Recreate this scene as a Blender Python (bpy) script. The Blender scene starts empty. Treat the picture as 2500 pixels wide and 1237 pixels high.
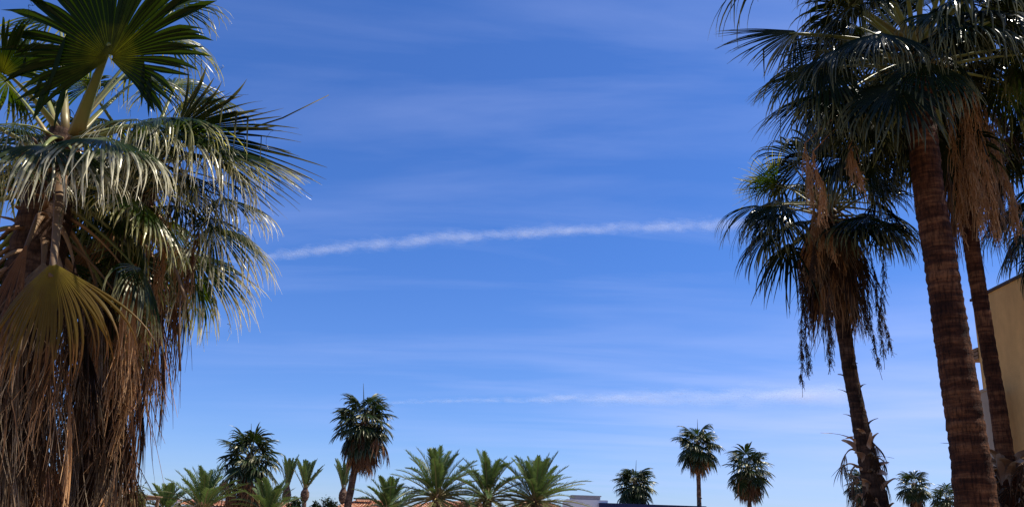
import bpy, math
import numpy as np
from mathutils import Matrix, Vector

SC = bpy.context.scene
COL = SC.collection
R_ = math.radians
Z = np.array([0., 0., 1.])

# ------------------------------------------------------------------ camera
F, PX0, PY0 = 1925.0, 1250.0, 800.0
PITCH, ROLL = R_(14.6), 0.033
CAM = np.array([0., 0., 1.6])
_f = np.array([0, math.cos(PITCH), math.sin(PITCH)])
_u0 = np.array([0, -math.sin(PITCH), math.cos(PITCH)])
_r0 = np.array([1., 0, 0])
_r = math.cos(ROLL) * _r0 + math.sin(ROLL) * _u0
_u = -math.sin(ROLL) * _r0 + math.cos(ROLL) * _u0


def P(px, py, Y):
    """point of the world on the vertical plane y = Y seen at a place of the photograph"""
    d = _f + (px - PX0) / F * _r + (PY0 - py) / F * _u
    return CAM + d * (Y / d[1])


cam_data = bpy.data.cameras.new('camera')
cam = bpy.data.objects.new('camera', cam_data)
COL.objects.link(cam)
M = Matrix(((_r[0], _u[0], -_f[0], CAM[0]), (_r[1], _u[1], -_f[1], CAM[1]), (_r[2], _u[2], -_f[2], CAM[2]), (0, 0, 0, 1)))
cam.matrix_world = M
cam_data.sensor_width = 36
cam_data.lens = F / 2500 * 36
cam_data.shift_y = (PY0 - 618.5) / 2500
cam_data.clip_start = 0.1
cam_data.clip_end = 200000
SC.camera = cam


# ------------------------------------------------------------------ helpers
def nrm(v):
    v = np.asarray(v, float)
    return v / np.maximum(np.linalg.norm(v, axis=-1, keepdims=True), 1e-9)


class MB:
    """collects quads with a uv per vertex"""
    def __init__(s):
        s.v, s.q, s.uv, s.n = [], [], [], 0

    def add(s, v, q, uv=None):
        v = np.asarray(v, float).reshape(-1, 3)
        q = np.asarray(q, int).reshape(-1, 4)
        s.v.append(v)
        s.q.append(q + s.n)
        s.uv.append(np.zeros((len(v), 2)) if uv is None else np.asarray(uv, float).reshape(-1, 2))
        s.n += len(v)

    def grid(s, V, uv=None, closed=False):
        """V: (rows, cols, 3)"""
        r, c = V.shape[:2]
        idx = np.arange(r * c).reshape(r, c)
        if closed:
            a = idx
            b = np.roll(idx, -1, axis=1)
        else:
            a, b = idx[:, :-1], idx[:, 1:]
        q = np.stack([a[:-1], b[:-1], b[1:], a[1:]], -1).reshape(-1, 4)
        if uv is None:
            uu, vv = np.meshgrid(np.linspace(0, 1, c), np.linspace(0, 1, r))
            uv = np.stack([vv, uu], -1)
        s.add(V.reshape(-1, 3), q, uv.reshape(-1, 2))

    def box(s, lo, hi, rot=None, o=(0, 0, 0)):
        x0, y0, z0 = lo
        x1, y1, z1 = hi
        v = np.array([[x0, y0, z0], [x1, y0, z0], [x1, y1, z0], [x0, y1, z0], [x0, y0, z1], [x1, y0, z1], [x1, y1, z1], [x0, y1, z1]], float)
        if rot:
            c, sn = math.cos(rot), math.sin(rot)
            v = v @ np.array([[c, sn, 0], [-sn, c, 0], [0, 0, 1]])
        v = v + np.asarray(o, float)
        s.add(v, [[0, 3, 2, 1], [4, 5, 6, 7], [0, 1, 5, 4], [1, 2, 6, 5], [2, 3, 7, 6], [3, 0, 4, 7]])

    def tube(s, pts, rad, k=6, flat=1.0, ref=Z, cap=True):
        pts = np.asarray(pts, float)
        rad = np.broadcast_to(np.asarray(rad, float), (len(pts),))
        t = nrm(np.gradient(pts, axis=0))
        ref = np.asarray(ref, float)
        side = np.cross(t, ref)
        bad = np.linalg.norm(side, axis=1) < 1e-3
        side[bad] = np.cross(t[bad], [1., 0.1, 0])
        side = nrm(side)
        up = nrm(np.cross(side, t))
        a = np.linspace(0, 2 * math.pi, k, endpoint=False)
        V = pts[:, None] + rad[:, None, None] * (np.cos(a)[None, :, None] * side[:, None] + flat * np.sin(a)[None, :, None] * up[:, None])
        uu = np.repeat(np.linspace(0, 1, len(pts))[:, None], k, 1)
        vv = np.repeat((a / (2 * math.pi))[None], len(pts), 0)
        if cap:
            V = np.concatenate([V[:1] * 0 + pts[0], V, V[:1] * 0 + pts[-1]], 0)
            uu = np.concatenate([uu[:1], uu, uu[-1:]], 0)
            vv = np.concatenate([vv[:1], vv, vv[-1:]], 0)
        s.grid(V, np.stack([uu, vv], -1), closed=True)

    def build(s, name, mat, parent=None, org=None, smooth=False):
        v = np.concatenate(s.v)
        q = np.concatenate(s.q)
        uv = np.concatenate(s.uv)
        if org is not None:
            v = v - np.asarray(org)
        me = bpy.data.meshes.new(name)
        me.vertices.add(len(v))
        me.vertices.foreach_set('co', v.astype(np.float32).ravel())
        me.loops.add(len(q) * 4)
        me.loops.foreach_set('vertex_index', q.astype(np.int32).ravel())
        me.polygons.add(len(q))
        me.polygons.foreach_set('loop_start', (np.arange(len(q)) * 4).astype(np.int32))
        me.polygons.foreach_set('use_smooth', np.full(len(q), smooth))
        me.update(calc_edges=True)
        ul = me.uv_layers.new(name='UVMap')
        ul.data.foreach_set('uv', uv[q.ravel()].astype(np.float32).ravel())
        me.materials.append(mat)
        me.validate()
        o = bpy.data.objects.new(name, me)
        COL.objects.link(o)
        if parent is not None:
            o.parent = parent
        return o


def tag(o, label=None, cat=None, group=None, kind=None):
    for k, v in (('label', label), ('category', cat), ('group', group), ('kind', kind)):
        if v:
            o[k] = v
    return o


def empty(name, loc, label, cat, group=None):
    o = bpy.data.objects.new(name, None)
    COL.objects.link(o)
    o.location = tuple(loc)
    o.empty_display_size = 0.3
    return tag(o, label, cat, group)


# ------------------------------------------------------------------ materials
def new_mat(name):
    m = bpy.data.materials.new(name)
    m.use_nodes = True
    nt = m.node_tree
    b = nt.nodes['Principled BSDF']
    return m, nt, b


def N(nt, t, **kw):
    n = nt.nodes.new(t)
    for k, v in kw.items():
        if k in n.inputs:
            n.inputs[k].default_value = v
        else:
            setattr(n, k, v)
    return n


def ramp(nt, fac, stops):
    r = nt.nodes.new('ShaderNodeValToRGB')
    e = r.color_ramp.elements
    while len(e) < len(stops):
        e.new(0.5)
    for i, (p, c) in enumerate(stops):
        e[i].position = p
        e[i].color = (*c, 1) if len(c) == 3 else c
    nt.links.new(fac, r.inputs[0])
    return r.outputs[0]


def mixc(nt, fac, a, b, mode='MIX'):
    m = nt.nodes.new('ShaderNodeMix')
    m.data_type = 'RGBA'
    m.blend_type = mode
    for sock, val in ((m.inputs[0], fac), (m.inputs[6], a), (m.inputs[7], b)):
        if hasattr(val, 'is_linked') or hasattr(val, 'links'):
            nt.links.new(val, sock)
        elif isinstance(val, (int, float)):
            sock.default_value = val
        else:
            sock.default_value = (*val, 1)
    return m.outputs[2]


def leaf_mat(name, base, mid, tip, trans, tfac=0.3, rough=0.35, spec=0.5, var=0.35, tip_from=0.6):
    m, nt, b = new_mat(name)
    uv = N(nt, 'ShaderNodeUVMap')
    sp = N(nt, 'ShaderNodeSeparateXYZ')
    nt.links.new(uv.outputs[0], sp.inputs[0])
    tc = N(nt, 'ShaderNodeTexCoord')
    no = N(nt, 'ShaderNodeTexNoise', Scale=7.0, Detail=3.0)
    nt.links.new(tc.outputs['Object'], no.inputs['Vector'])
    ad = N(nt, 'ShaderNodeMath', operation='MULTIPLY_ADD')
    nt.links.new(no.outputs[0], ad.inputs[0])
    ad.inputs[1].default_value = 0.5
    nt.links.new(sp.outputs[0], ad.inputs[2])
    sb = N(nt, 'ShaderNodeMath', operation='SUBTRACT')
    nt.links.new(ad.outputs[0], sb.inputs[0])
    sb.inputs[1].default_value = 0.25
    col = ramp(nt, sb.outputs[0], [(0.0, base), (0.35, mid), (tip_from, mid), (1.0, tip)])
    oi = N(nt, 'ShaderNodeObjectInfo')
    vr = N(nt, 'ShaderNodeMapRange')
    nt.links.new(oi.outputs['Random'], vr.inputs[0])
    vr.inputs[3].default_value = 1 - var
    vr.inputs[4].default_value = 1 + var
    hs = N(nt, 'ShaderNodeHueSaturation')
    nt.links.new(vr.outputs[0], hs.inputs['Value'])
    nt.links.new(col, hs.inputs['Color'])
    nt.links.new(hs.outputs[0], b.inputs['Base Color'])
    b.inputs['Roughness'].default_value = rough
    b.inputs['Specular IOR Level'].default_value = spec
    b.inputs['Specular Tint'].default_value = (1.0, 0.9, 0.6, 1)
    if tfac > 0:
        tr = N(nt, 'ShaderNodeBsdfTranslucent')
        tcx = mixc(nt, 1.0, hs.outputs[0], trans, 'MULTIPLY')
        nt.links.new(tcx, tr.inputs[0])
        mx = N(nt, 'ShaderNodeMixShader')
        mx.inputs[0].default_value = tfac
        nt.links.new(b.outputs[0], mx.inputs[1])
        nt.links.new(tr.outputs[0], mx.inputs[2])
        nt.links.new(mx.outputs[0], nt.nodes['Material Output'].inputs[0])
    return m


def bark_mat(name, c1, c2, c3, ring=9.0, fib=32.0, bump=0.8):
    m, nt, b = new_mat(name)
    tc = N(nt, 'ShaderNodeTexCoord')
    mp = N(nt, 'ShaderNodeMapping')
    mp.inputs['Scale'].default_value = (1, 1, ring)
    nt.links.new(tc.outputs['Object'], mp.inputs[0])
    n1 = N(nt, 'ShaderNodeTexNoise', Scale=1.6, Detail=6.0, Roughness=0.65)
    nt.links.new(mp.outputs[0], n1.inputs['Vector'])
    mp2 = N(nt, 'ShaderNodeMapping')
    mp2.inputs['Scale'].default_value = (fib, fib, 5)
    nt.links.new(tc.outputs['Object'], mp2.inputs[0])
    n2 = N(nt, 'ShaderNodeTexNoise', Scale=1.0, Detail=4.0, Roughness=0.7)
    nt.links.new(mp2.outputs[0], n2.inputs['Vector'])
    n3 = N(nt, 'ShaderNodeTexNoise', Scale=3.0, Detail=5.0)
    nt.links.new(tc.outputs['Object'], n3.inputs['Vector'])
    col = ramp(nt, n1.outputs[0], [(0.38, c1), (0.5, c2), (0.64, c3)])
    col = mixc(nt, 0.85, col, ramp(nt, n2.outputs[0], [(0.36, (0.3, 0.27, 0.25)), (0.5, (1.0, 0.97, 0.95)), (0.66, (1.45, 1.4, 1.35))]), 'MULTIPLY')
    col = mixc(nt, 0.6, col, ramp(nt, n3.outputs[0], [(0.34, (0.35, 0.3, 0.28)), (0.64, (1.45, 1.4, 1.35))]), 'MULTIPLY')
    nt.links.new(col, b.inputs['Base Color'])
    b.inputs['Roughness'].default_value = 0.9
    b.inputs['Specular IOR Level'].default_value = 0.2
    ad = N(nt, 'ShaderNodeMath', operation='ADD')
    nt.links.new(n1.outputs[0], ad.inputs[0])
    nt.links.new(n2.outputs[0], ad.inputs[1])
    bp = N(nt, 'ShaderNodeBump', Strength=bump, Distance=0.03)
    nt.links.new(ad.outputs[0], bp.inputs['Height'])
    nt.links.new(bp.outputs[0], b.inputs['Normal'])
    return m


def plain_mat(name, col, rough=0.85, var=0.15, scale=3.0, bump=0.0, bscale=60.0, spec=0.3, stain=None):
    m, nt, b = new_mat(name)
    tc = N(nt, 'ShaderNodeTexCoord')
    no = N(nt, 'ShaderNodeTexNoise', Scale=scale, Detail=6.0, Roughness=0.6)
    nt.links.new(tc.outputs['Object'], no.inputs['Vector'])
    lo = tuple(c * (1 - var) for c in col)
    hi = tuple(c * (1 + var) for c in col)
    c = ramp(nt, no.outputs[0], [(0.3, lo), (0.7, hi)])
    if stain:
        n2 = N(nt, 'ShaderNodeTexNoise', Scale=stain, Detail=8.0, Roughness=0.7)
        mp = N(nt, 'ShaderNodeMapping')
        mp.inputs['Scale'].default_value = (3, 3, 0.6)
        nt.links.new(tc.outputs['Object'], mp.inputs[0])
        nt.links.new(mp.outputs[0], n2.inputs['Vector'])
        c = mixc(nt, 0.5, c, ramp(nt, n2.outputs[0], [(0.35, (0.72, 0.7, 0.68)), (0.6, (1.08, 1.08, 1.08))]), 'MULTIPLY')
    nt.links.new(c, b.inputs['Base Color'])
    b.inputs['Roughness'].default_value = rough
    b.inputs['Specular IOR Level'].default_value = spec
    if bump:
        n3 = N(nt, 'ShaderNodeTexNoise', Scale=bscale, Detail=3.0)
        nt.links.new(tc.outputs['Object'], n3.inputs['Vector'])
        bp = N(nt, 'ShaderNodeBump', Strength=bump, Distance=0.02)
        nt.links.new(n3.outputs[0], bp.inputs['Height'])
        nt.links.new(bp.outputs[0], b.inputs['Normal'])
    return m


MAT = {}
MAT['leaf'] = leaf_mat('fan_leaf', (0.045, 0.055, 0.006), (0.016, 0.030, 0.004), (0.36, 0.33, 0.17), (4.6, 4.4, 0.8), 0.25, 0.26, 0.3, 0.35, 0.58)
MAT['leaf_pale'] = leaf_mat('fan_leaf_dry_lit_tips', (0.05, 0.06, 0.01), (0.02, 0.034, 0.005), (0.75, 0.68, 0.46), (2.2, 2.1, 1.2), 0.22, 0.28, 0.3, 0.25, 0.52)  # tip colour: dry straw, paled further to imitate sunlit edges
MAT['leaf_shaded'] = leaf_mat('fan_leaf_shaded', (0.02, 0.026, 0.004), (0.006, 0.012, 0.002), (0.17, 0.16, 0.065), (2.0, 2.0, 0.8), 0.1, 0.26, 0.18, 0.4, 0.62)  # crown shade painted into the blade, lit strands into the paler tips
MAT['leaf_under'] = leaf_mat('fan_leaf_underside_lit', (0.08, 0.08, 0.008), (0.010, 0.020, 0.003), (0.013, 0.024, 0.005), (4.5, 4.2, 0.6), 0.22, 0.35, 0.12, 0.1)  # dark blade whose yellow root colour imitates sun shining through the centre
MAT['leaf_far'] = leaf_mat('fan_leaf_far', (0.03, 0.045, 0.01), (0.016, 0.03, 0.008), (0.09, 0.09, 0.04), (2.2, 2.2, 0.8), 0.16, 0.35, 0.4)
MAT['leaf_old'] = leaf_mat('yellowing_leaf', (0.17, 0.12, 0.006), (0.095, 0.055, 0.005), (0.16, 0.06, 0.018), (1.8, 1.6, 0.9), 0.2, 0.5, 0.2, 0.1)
MAT['dead'] = leaf_mat('dead_leaf', (0.13, 0.06, 0.026), (0.09, 0.038, 0.016), (0.22, 0.12, 0.06), (1.3, 1.1, 0.9), 0.15, 0.5, 0.25, 0.85)
MAT['dead_far'] = leaf_mat('dead_leaf_far', (0.14, 0.07, 0.03), (0.10, 0.045, 0.02), (0.17, 0.09, 0.045), (1.3, 1.1, 0.9), 0.1, 0.7, 0.2, 0.6)
MAT['dead_dark'] = leaf_mat('dead_leaf_deep', (0.06, 0.027, 0.012), (0.035, 0.015, 0.007), (0.09, 0.045, 0.022), (1.3, 1.1, 0.9), 0.1, 0.6, 0.15, 0.5)
MAT['dead_grey'] = leaf_mat('dead_leaf_grey', (0.22, 0.15, 0.09), (0.17, 0.11, 0.065), (0.34, 0.25, 0.16), (1.2, 1.1, 0.9), 0.15, 0.5, 0.25, 0.5)
MAT['straw'] = leaf_mat('straw_strands', (0.50, 0.26, 0.11), (0.36, 0.17, 0.065), (0.52, 0.31, 0.15), (1.1, 1.0, 0.9), 0.1, 0.7, 0.2, 0.3)
MAT['strand'] = leaf_mat('dark_strands', (0.09, 0.05, 0.03), (0.05, 0.028, 0.018), (0.07, 0.04, 0.025), (1, 1, 1), 0.0, 0.7, 0.2, 0.3)
MAT['petiole'] = leaf_mat('leaf_stalk', (0.22, 0.14, 0.06), (0.16, 0.17, 0.05), (0.12, 0.14, 0.04), (1, 1, 1), 0.0, 0.4, 0.45, 0.3)
MAT['petiole_dead'] = leaf_mat('dead_leaf_stalk', (0.20, 0.11, 0.06), (0.24, 0.14, 0.07), (0.16, 0.09, 0.05), (1, 1, 1), 0.0, 0.6, 0.3, 0.45)
MAT['date'] = leaf_mat('date_leaf', (0.06, 0.085, 0.025), (0.065, 0.105, 0.038), (0.11, 0.14, 0.06), (2.0, 1.9, 1.0), 0.2, 0.5, 0.2, 0.3)
MAT['date_old'] = leaf_mat('date_leaf_old', (0.16, 0.14, 0.04), (0.13, 0.13, 0.04), (0.20, 0.17, 0.07), (1.6, 1.5, 0.9), 0.2, 0.5, 0.4, 0.3)
MAT['date_stalk'] = leaf_mat('date_stalk', (0.22, 0.16, 0.06), (0.17, 0.16, 0.06), (0.10, 0.12, 0.04), (1, 1, 1), 0.0, 0.5, 0.4, 0.2)
MAT['bark'] = bark_mat('palm_bark', (0.035, 0.012, 0.005), (0.075, 0.027, 0.011), (0.17, 0.072, 0.03), 8.0)
MAT['bark_dark'] = bark_mat('palm_bark_dark', (0.025, 0.014, 0.01), (0.06, 0.032, 0.02), (0.11, 0.065, 0.04))
MAT['bark_far'] = bark_mat('palm_bark_far', (0.06, 0.035, 0.022), (0.12, 0.07, 0.045), (0.18, 0.12, 0.08), 4, 12, 0.2)
MAT['boot'] = leaf_mat('leaf_boot', (0.34, 0.24, 0.17), (0.22, 0.12, 0.07), (0.42, 0.33, 0.26), (1, 1, 1), 0.0, 0.65, 0.3, 0.35)
MAT['boot_dark'] = leaf_mat('leaf_boot_brown', (0.13, 0.06, 0.03), (0.08, 0.035, 0.016), (0.18, 0.10, 0.06), (1, 1, 1), 0.0, 0.6, 0.3, 0.5)
MAT['stucco'] = plain_mat('tan_stucco', (0.66, 0.39, 0.145), 0.95, 0.12, 1.2, 0.6, 45.0, 0.15, stain=0.8)
MAT['stucco_grey'] = plain_mat('grey_stucco', (0.44, 0.35, 0.26), 0.95, 0.12, 2.0, 0.6, 60.0, 0.15, stain=1.0)
MAT['coping'] = plain_mat('dark_coping', (0.06, 0.035, 0.025), 0.7)
MAT['wall_cream'] = plain_mat('cream_plaster', (0.55, 0.45, 0.33), 0.9, 0.08, 1.0, 0.3, stain=0.7)
MAT['wall_white'] = plain_mat('white_plaster', (0.78, 0.76, 0.73), 0.9, 0.05)
MAT['wall_peach'] = plain_mat('peach_plaster', (0.6, 0.4, 0.28), 0.9, 0.08)
MAT['grey_metal'] = plain_mat('grey_metal', (0.22, 0.21, 0.24), 0.5, 0.15, 4.0)
MAT['navy'] = plain_mat('navy_fascia', (0.012, 0.018, 0.07), 0.5, 0.1)
MAT['dark_metal'] = plain_mat('dark_metal', (0.03, 0.028, 0.03), 0.5)
MAT['wood'] = plain_mat('weathered_wood', (0.22, 0.13, 0.07), 0.8, 0.3, 9.0)
MAT['glass'] = plain_mat('window_glass', (0.02, 0.03, 0.04), 0.1, 0.1, 1.0, 0, 60, 0.6)
MAT['panel'] = plain_mat('solar_glass', (0.012, 0.015, 0.03), 0.2, 0.1, 1.0, 0, 60, 0.5)


def tile_mat():
    m, nt, b = new_mat('clay_tile')
    uv = N(nt, 'ShaderNodeUVMap')
    wn = N(nt, 'ShaderNodeTexWhiteNoise', noise_dimensions='2D')
    fl = N(nt, 'ShaderNodeVectorMath', operation='FLOOR')
    nt.links.new(uv.outputs[0], fl.inputs[0])
    nt.links.new(fl.outputs[0], wn.inputs['Vector'])
    c = ramp(nt, wn.outputs['Value'], [(0, (0.30, 0.10, 0.05)), (0.4, (0.42, 0.17, 0.08)), (0.75, (0.5, 0.25, 0.13)), (1, (0.56, 0.36, 0.22))])
    nt.links.new(c, b.inputs['Base Color'])
    b.inputs['Roughness'].default_value = 0.85
    return m


MAT['tile'] = tile_mat()


def ground_mat():
    m, nt, b = new_mat('dry_ground')
    tc = N(nt, 'ShaderNodeTexCoord')
    n1 = N(nt, 'ShaderNodeTexNoise', Scale=0.15, Detail=8.0)
    nt.links.new(tc.outputs['Object'], n1.inputs['Vector'])
    c = ramp(nt, n1.outputs[0], [(0.35, (0.16, 0.12, 0.07)), (0.5, (0.22, 0.16, 0.10)), (0.7, (0.3, 0.22, 0.14))])
    nt.links.new(c, b.inputs['Base Color'])
    b.inputs['Roughness'].default_value = 0.95
    return m


MAT['ground'] = ground_mat()


# ------------------------------------------------------------------ palm pieces
def bez(p0, p1, p2, n):
    t = np.linspace(0, 1, n)[:, None]
    return (1 - t) ** 2 * p0 + 2 * t * (1 - t) * p1 + t * t * p2


def fan_blade(mb, h, a, n, R, nseg=44, spread=1.9, split=0.5, droop=0.6, rng=None, fold=0.45, cup=0.25, T=9, kink=0.12, wide=1.0, threads=0, ragged=0.08, twist=0.6, sidej=0.15):
    h = np.asarray(h, float)
    a = nrm(a)
    n = np.asarray(n, float)
    n = nrm(n - a * np.dot(n, a))
    s = np.cross(a, n)
    S = nseg
    dth = 2 * spread / max(S - 1, 1)
    th = np.linspace(-spread, spread, S) + rng.normal(0, dth * 0.12, S)
    d = nrm(np.cos(th)[:, None] * a + np.sin(th)[:, None] * s - n * (cup * (1 - np.cos(th)))[:, None])
    lat = nrm(-np.sin(th)[:, None] * a + np.cos(th)[:, None] * s)
    L = R * (0.70 + 0.30 * np.cos(th * 0.6)) * rng.uniform(1 - ragged * 2, 1 + ragged, S)
    sp = np.clip(split * rng.uniform(0.9, 1.12, S), 0.1, 0.9)
    t = np.linspace(0, 1, T) ** 0.85
    t[0] = 0.03
    dr = np.clip(droop * rng.uniform(0.7, 1.3, S), 0, 0.97)
    kk = rng.random(S) < kink
    kpos = rng.uniform(0.5, 0.8, S)
    pos = np.zeros((S, T, 3))
    dirs = np.zeros((S, T, 3))
    pos[:, 0] = h + d * (L * t[0])[:, None]
    dirs[:, 0] = d
    side_j = rng.normal(0, sidej, S)
    for j in range(1, T):
        x = np.clip((t[j] - sp * 0.55) / (1 - sp * 0.55), 0, 1)
        g = dr * x ** 1.3
        g = np.where(kk & (t[j] > kpos), np.maximum(g, 0.9), g)
        dd = nrm(d * (1 - g)[:, None] - Z * g[:, None] + lat * (side_j * x)[:, None])
        pos[:, j] = pos[:, j - 1] + dd * (L * (t[j] - t[j - 1]))[:, None]
        dirs[:, j] = dd
    ws = sp * L * math.tan(min(dth / 2, 0.4)) * 1.03 * wide
    win = t[None] * L[:, None] * math.tan(min(dth / 2, 0.4)) * 1.03 * wide
    x = np.clip((t[None] - sp[:, None]) / (1 - sp[:, None]), 0, 1)
    wout = ws[:, None] * (1 - x) ** 0.75
    w = np.minimum(win, wout) + 0.0012 * R
    wd = lat[:, None] - dirs * np.sum(lat[:, None] * dirs, -1, keepdims=True)
    wd = nrm(wd)
    nn = np.cross(dirs, wd)
    sg = np.sign(np.sum(nn * n, -1, keepdims=True))
    sg[sg == 0] = 1
    nn = nn * sg[:, :1]
    tw = (rng.normal(0, twist, S)[:, None] * x)[..., None]
    wd2 = wd * np.cos(tw) + nn * np.sin(tw)
    nn2 = nn * np.cos(tw) - wd * np.sin(tw)
    rib = pos + nn2 * (fold * w)[..., None]
    V = np.stack([pos - wd2 * w[..., None] - nn2 * (fold * w * 0.3)[..., None], rib, pos + wd2 * w[..., None] - nn2 * (fold * w * 0.3)[..., None]], 2)
    idx = np.arange(S * T * 3).reshape(S, T, 3)
    q = np.stack([idx[:, :-1, :-1], idx[:, :-1, 1:], idx[:, 1:, 1:], idx[:, 1:, :-1]], -1).reshape(-1, 4)
    uv = np.zeros((S, T, 3, 2))
    uv[..., 0] = t[None, :, None]
    uv[..., 1] = np.array([0, .5, 1.])
    mb.add(V, q, uv)
    for k in range(threads):
        i = rng.integers(0, S)
        j = rng.integers(T // 2, T - 1)
        p = pos[i, j]
        m = 7
        st = rng.normal(0, 0.03, (m, 3)).cumsum(0)
        st[:, 2] -= np.linspace(0, rng.uniform(0.1, 0.35), m)
        mb.tube(p + st - st[0], 0.0022, 3, cap=False)
    return pos


def petiole_mesh(mb, b, h, out, w0=0.05, w1=0.016, sag=0.15, k=6):
    b, h = np.asarray(b, float), np.asarray(h, float)
    mid = (b + h) / 2 + Z * sag + np.asarray(out) * 0.0
    pts = bez(b, mid, h, 9)
    rad = np.linspace(1, 0, 9) ** 1.4 * (w0 - w1) + w1
    mb.tube(pts, rad, k, flat=0.5)
    return pts


def frond(palm, org, b, h, a, n, R, rng, mat='leaf', pmat='petiole', name='frond', label=None, w0=0.05, w1=0.017, sag=0.12, tk=8, **kw):
    mb = MB()
    if 'wide' not in kw and mat in ('leaf', 'leaf_pale', 'leaf_shaded'):
        kw['wide'] = 0.78
    fan_blade(mb, h, a, n, R, rng=rng, **kw)
    fo = mb.build(name, MAT[mat], palm, org)
    if label:
        fo['label'] = label
    pb = MB()
    h2 = np.asarray(h) + nrm(a) * R * 0.12
    petiole_mesh(pb, b, h2, nrm(np.asarray(h) - b), w0, w1, sag, tk)
    pb.build('petiole', MAT[pmat], fo, org, smooth=True)
    return fo


def dirv(az, el):
    return np.array([math.cos(az) * math.cos(el), math.sin(az) * math.cos(el), math.sin(el)])


def crown(palm, org, c, n, rng, Lp=1.1, R=1.05, el0=75, el1=-50, az0=0., mat='leaf', drop=0.9, skip=None, nseg=40, T=9, droop=0.65, pmat='petiole', w0=0.05, w1=0.016, kink=0.12, split=0.48, threads=0, tk=8, spread=(1.5, 2.1), wide=0.78):
    ga = math.radians(137.5)
    for i in range(n):
        u = (i + 0.5) / n
        az = az0 + i * ga + rng.normal(0, 0.15)
        el = R_(el0 + (el1 - el0) * u ** 0.9 + rng.normal(0, 6))
        ax = dirv(az, el)
        if skip is not None and skip(az, el, ax):
            continue
        lp = Lp * rng.uniform(0.8, 1.12)
        b = c + np.array([math.cos(az), math.sin(az), 0]) * 0.12 - Z * (drop * u)
        el_h = el - R_(rng.uniform(5, 16))
        h = b + dirv(az, (el + el_h) / 2) * lp
        el_b = el_h - R_(rng.uniform(12, 34))
        a = dirv(az + rng.normal(0, 0.15), el_b)
        nn = dirv(az, el_b + math.pi / 2) + rng.normal(0, 0.15, 3)
        frond(palm, org, b, h, a, nn, R * rng.uniform(0.85, 1.1), rng, mat, pmat, nseg=nseg, T=T, spread=rng.uniform(*spread), split=split, droop=min(0.95, droop * rng.uniform(0.8, 1.2)), kink=kink, w0=w0, w1=w1, threads=threads, tk=tk, wide=wide, sag=0.1 * lp)


SK = {'dead': ('dead', 'dead_dark', 'dead_grey', 'dead_dark', 'straw', 'dead_grey'), 'dead_far': ('dead_far', 'dead', 'dead_far', 'dead_dark', 'straw'), 'strand': ('strand', 'dead_dark')}


def skirt(palm, org, c, n, rng, top=0.6, bottom=3.0, rad=0.25, Lp=0.8, R=1.0, mat='dead', nseg=18, T=9, spread=(0.25, 0.7), pmat='petiole_dead', el=(-40, -75), w0=0.05, w1=0.016, tk=6, split=0.35, wide=0.8, clump=1.0, azs=None, taper=0.0):
    for i in range(n):
        u = (i + 0.5) / n
        az = i * R_(137.5) + rng.normal(0, 0.2) if azs is None else azs[0] + (azs[1] - azs[0]) * rng.random()
        dz = top + (bottom - top) * u
        e = R_(el[0] + (el[1] - el[0]) * min(1, u * 1.5) + rng.normal(0, 6))
        b = c - Z * dz + np.array([math.cos(az), math.sin(az), 0]) * rad
        h = b + dirv(az, e) * Lp * (1 - taper * u) * rng.uniform(0.6, 1.15)
        a = nrm(dirv(az, R_(-80)) + rng.normal(0, 0.08, 3))
        nn = dirv(az, R_(8)) + rng.normal(0, 0.4, 3)
        frond(palm, org, b, h, a, nn, R * rng.uniform(0.8, 1.25), rng, SK[mat][rng.integers(0, len(SK[mat]))], pmat, name='dead_frond', twist=1.3, sidej=0.28, nseg=nseg, T=T, spread=rng.uniform(*spread), split=split, droop=0.9, kink=0.3, fold=0.8, wide=wide, cup=0.5, w0=w0, w1=w1, tk=tk, sag=0.12, ragged=0.16)


def trunk(palm, org, pts, rads, mat, rng, dz=0.05, k=28, rough=0.02, name='trunk'):
    pts = np.asarray(pts, float)
    seg = np.r_[0, np.cumsum(np.linalg.norm(np.diff(pts, axis=0), axis=1))]
    m = max(8, int(seg[-1] / dz))
    s = np.linspace(0, seg[-1], m)
    pp = np.stack([np.interp(s, seg, pts[:, i]) for i in range(3)], 1)
    rr = np.interp(s, seg, rads)
    ker = np.ones(9) / 9
    for i in range(2):
        pp[4:-4, i] = np.convolve(pp[:, i], ker, 'valid')
    a = np.linspace(0, 2 * math.pi, k, endpoint=False)
    ring = 1 + rough * rng.normal(0, 1, (m, 1)) + rough * 0.7 * rng.normal(0, 1, (m, k)) + rough * np.sin(a * 3 + s[:, None] * 2)
    ringstep = 0.006 * (np.mod(s / (dz * 3.1) + 0.7 * np.sin(s * 3.1), 1.0) - 0.5)[:, None]
    R = rr[:, None] * (ring) + ringstep
    V = np.zeros((m, k, 3))
    V[..., 0] = pp[:, 0, None] + R * np.cos(a)
    V[..., 1] = pp[:, 1, None] + R * np.sin(a)
    V[..., 2] = pp[:, 2, None] + rng.normal(0, 0.004, (m, k))
    mb = MB()
    mb.grid(np.concatenate([V, np.repeat(pp[-1:, None], k, 1)], 0), closed=True)
    return mb.build(name, MAT[mat], palm, org, smooth=True)


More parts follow.
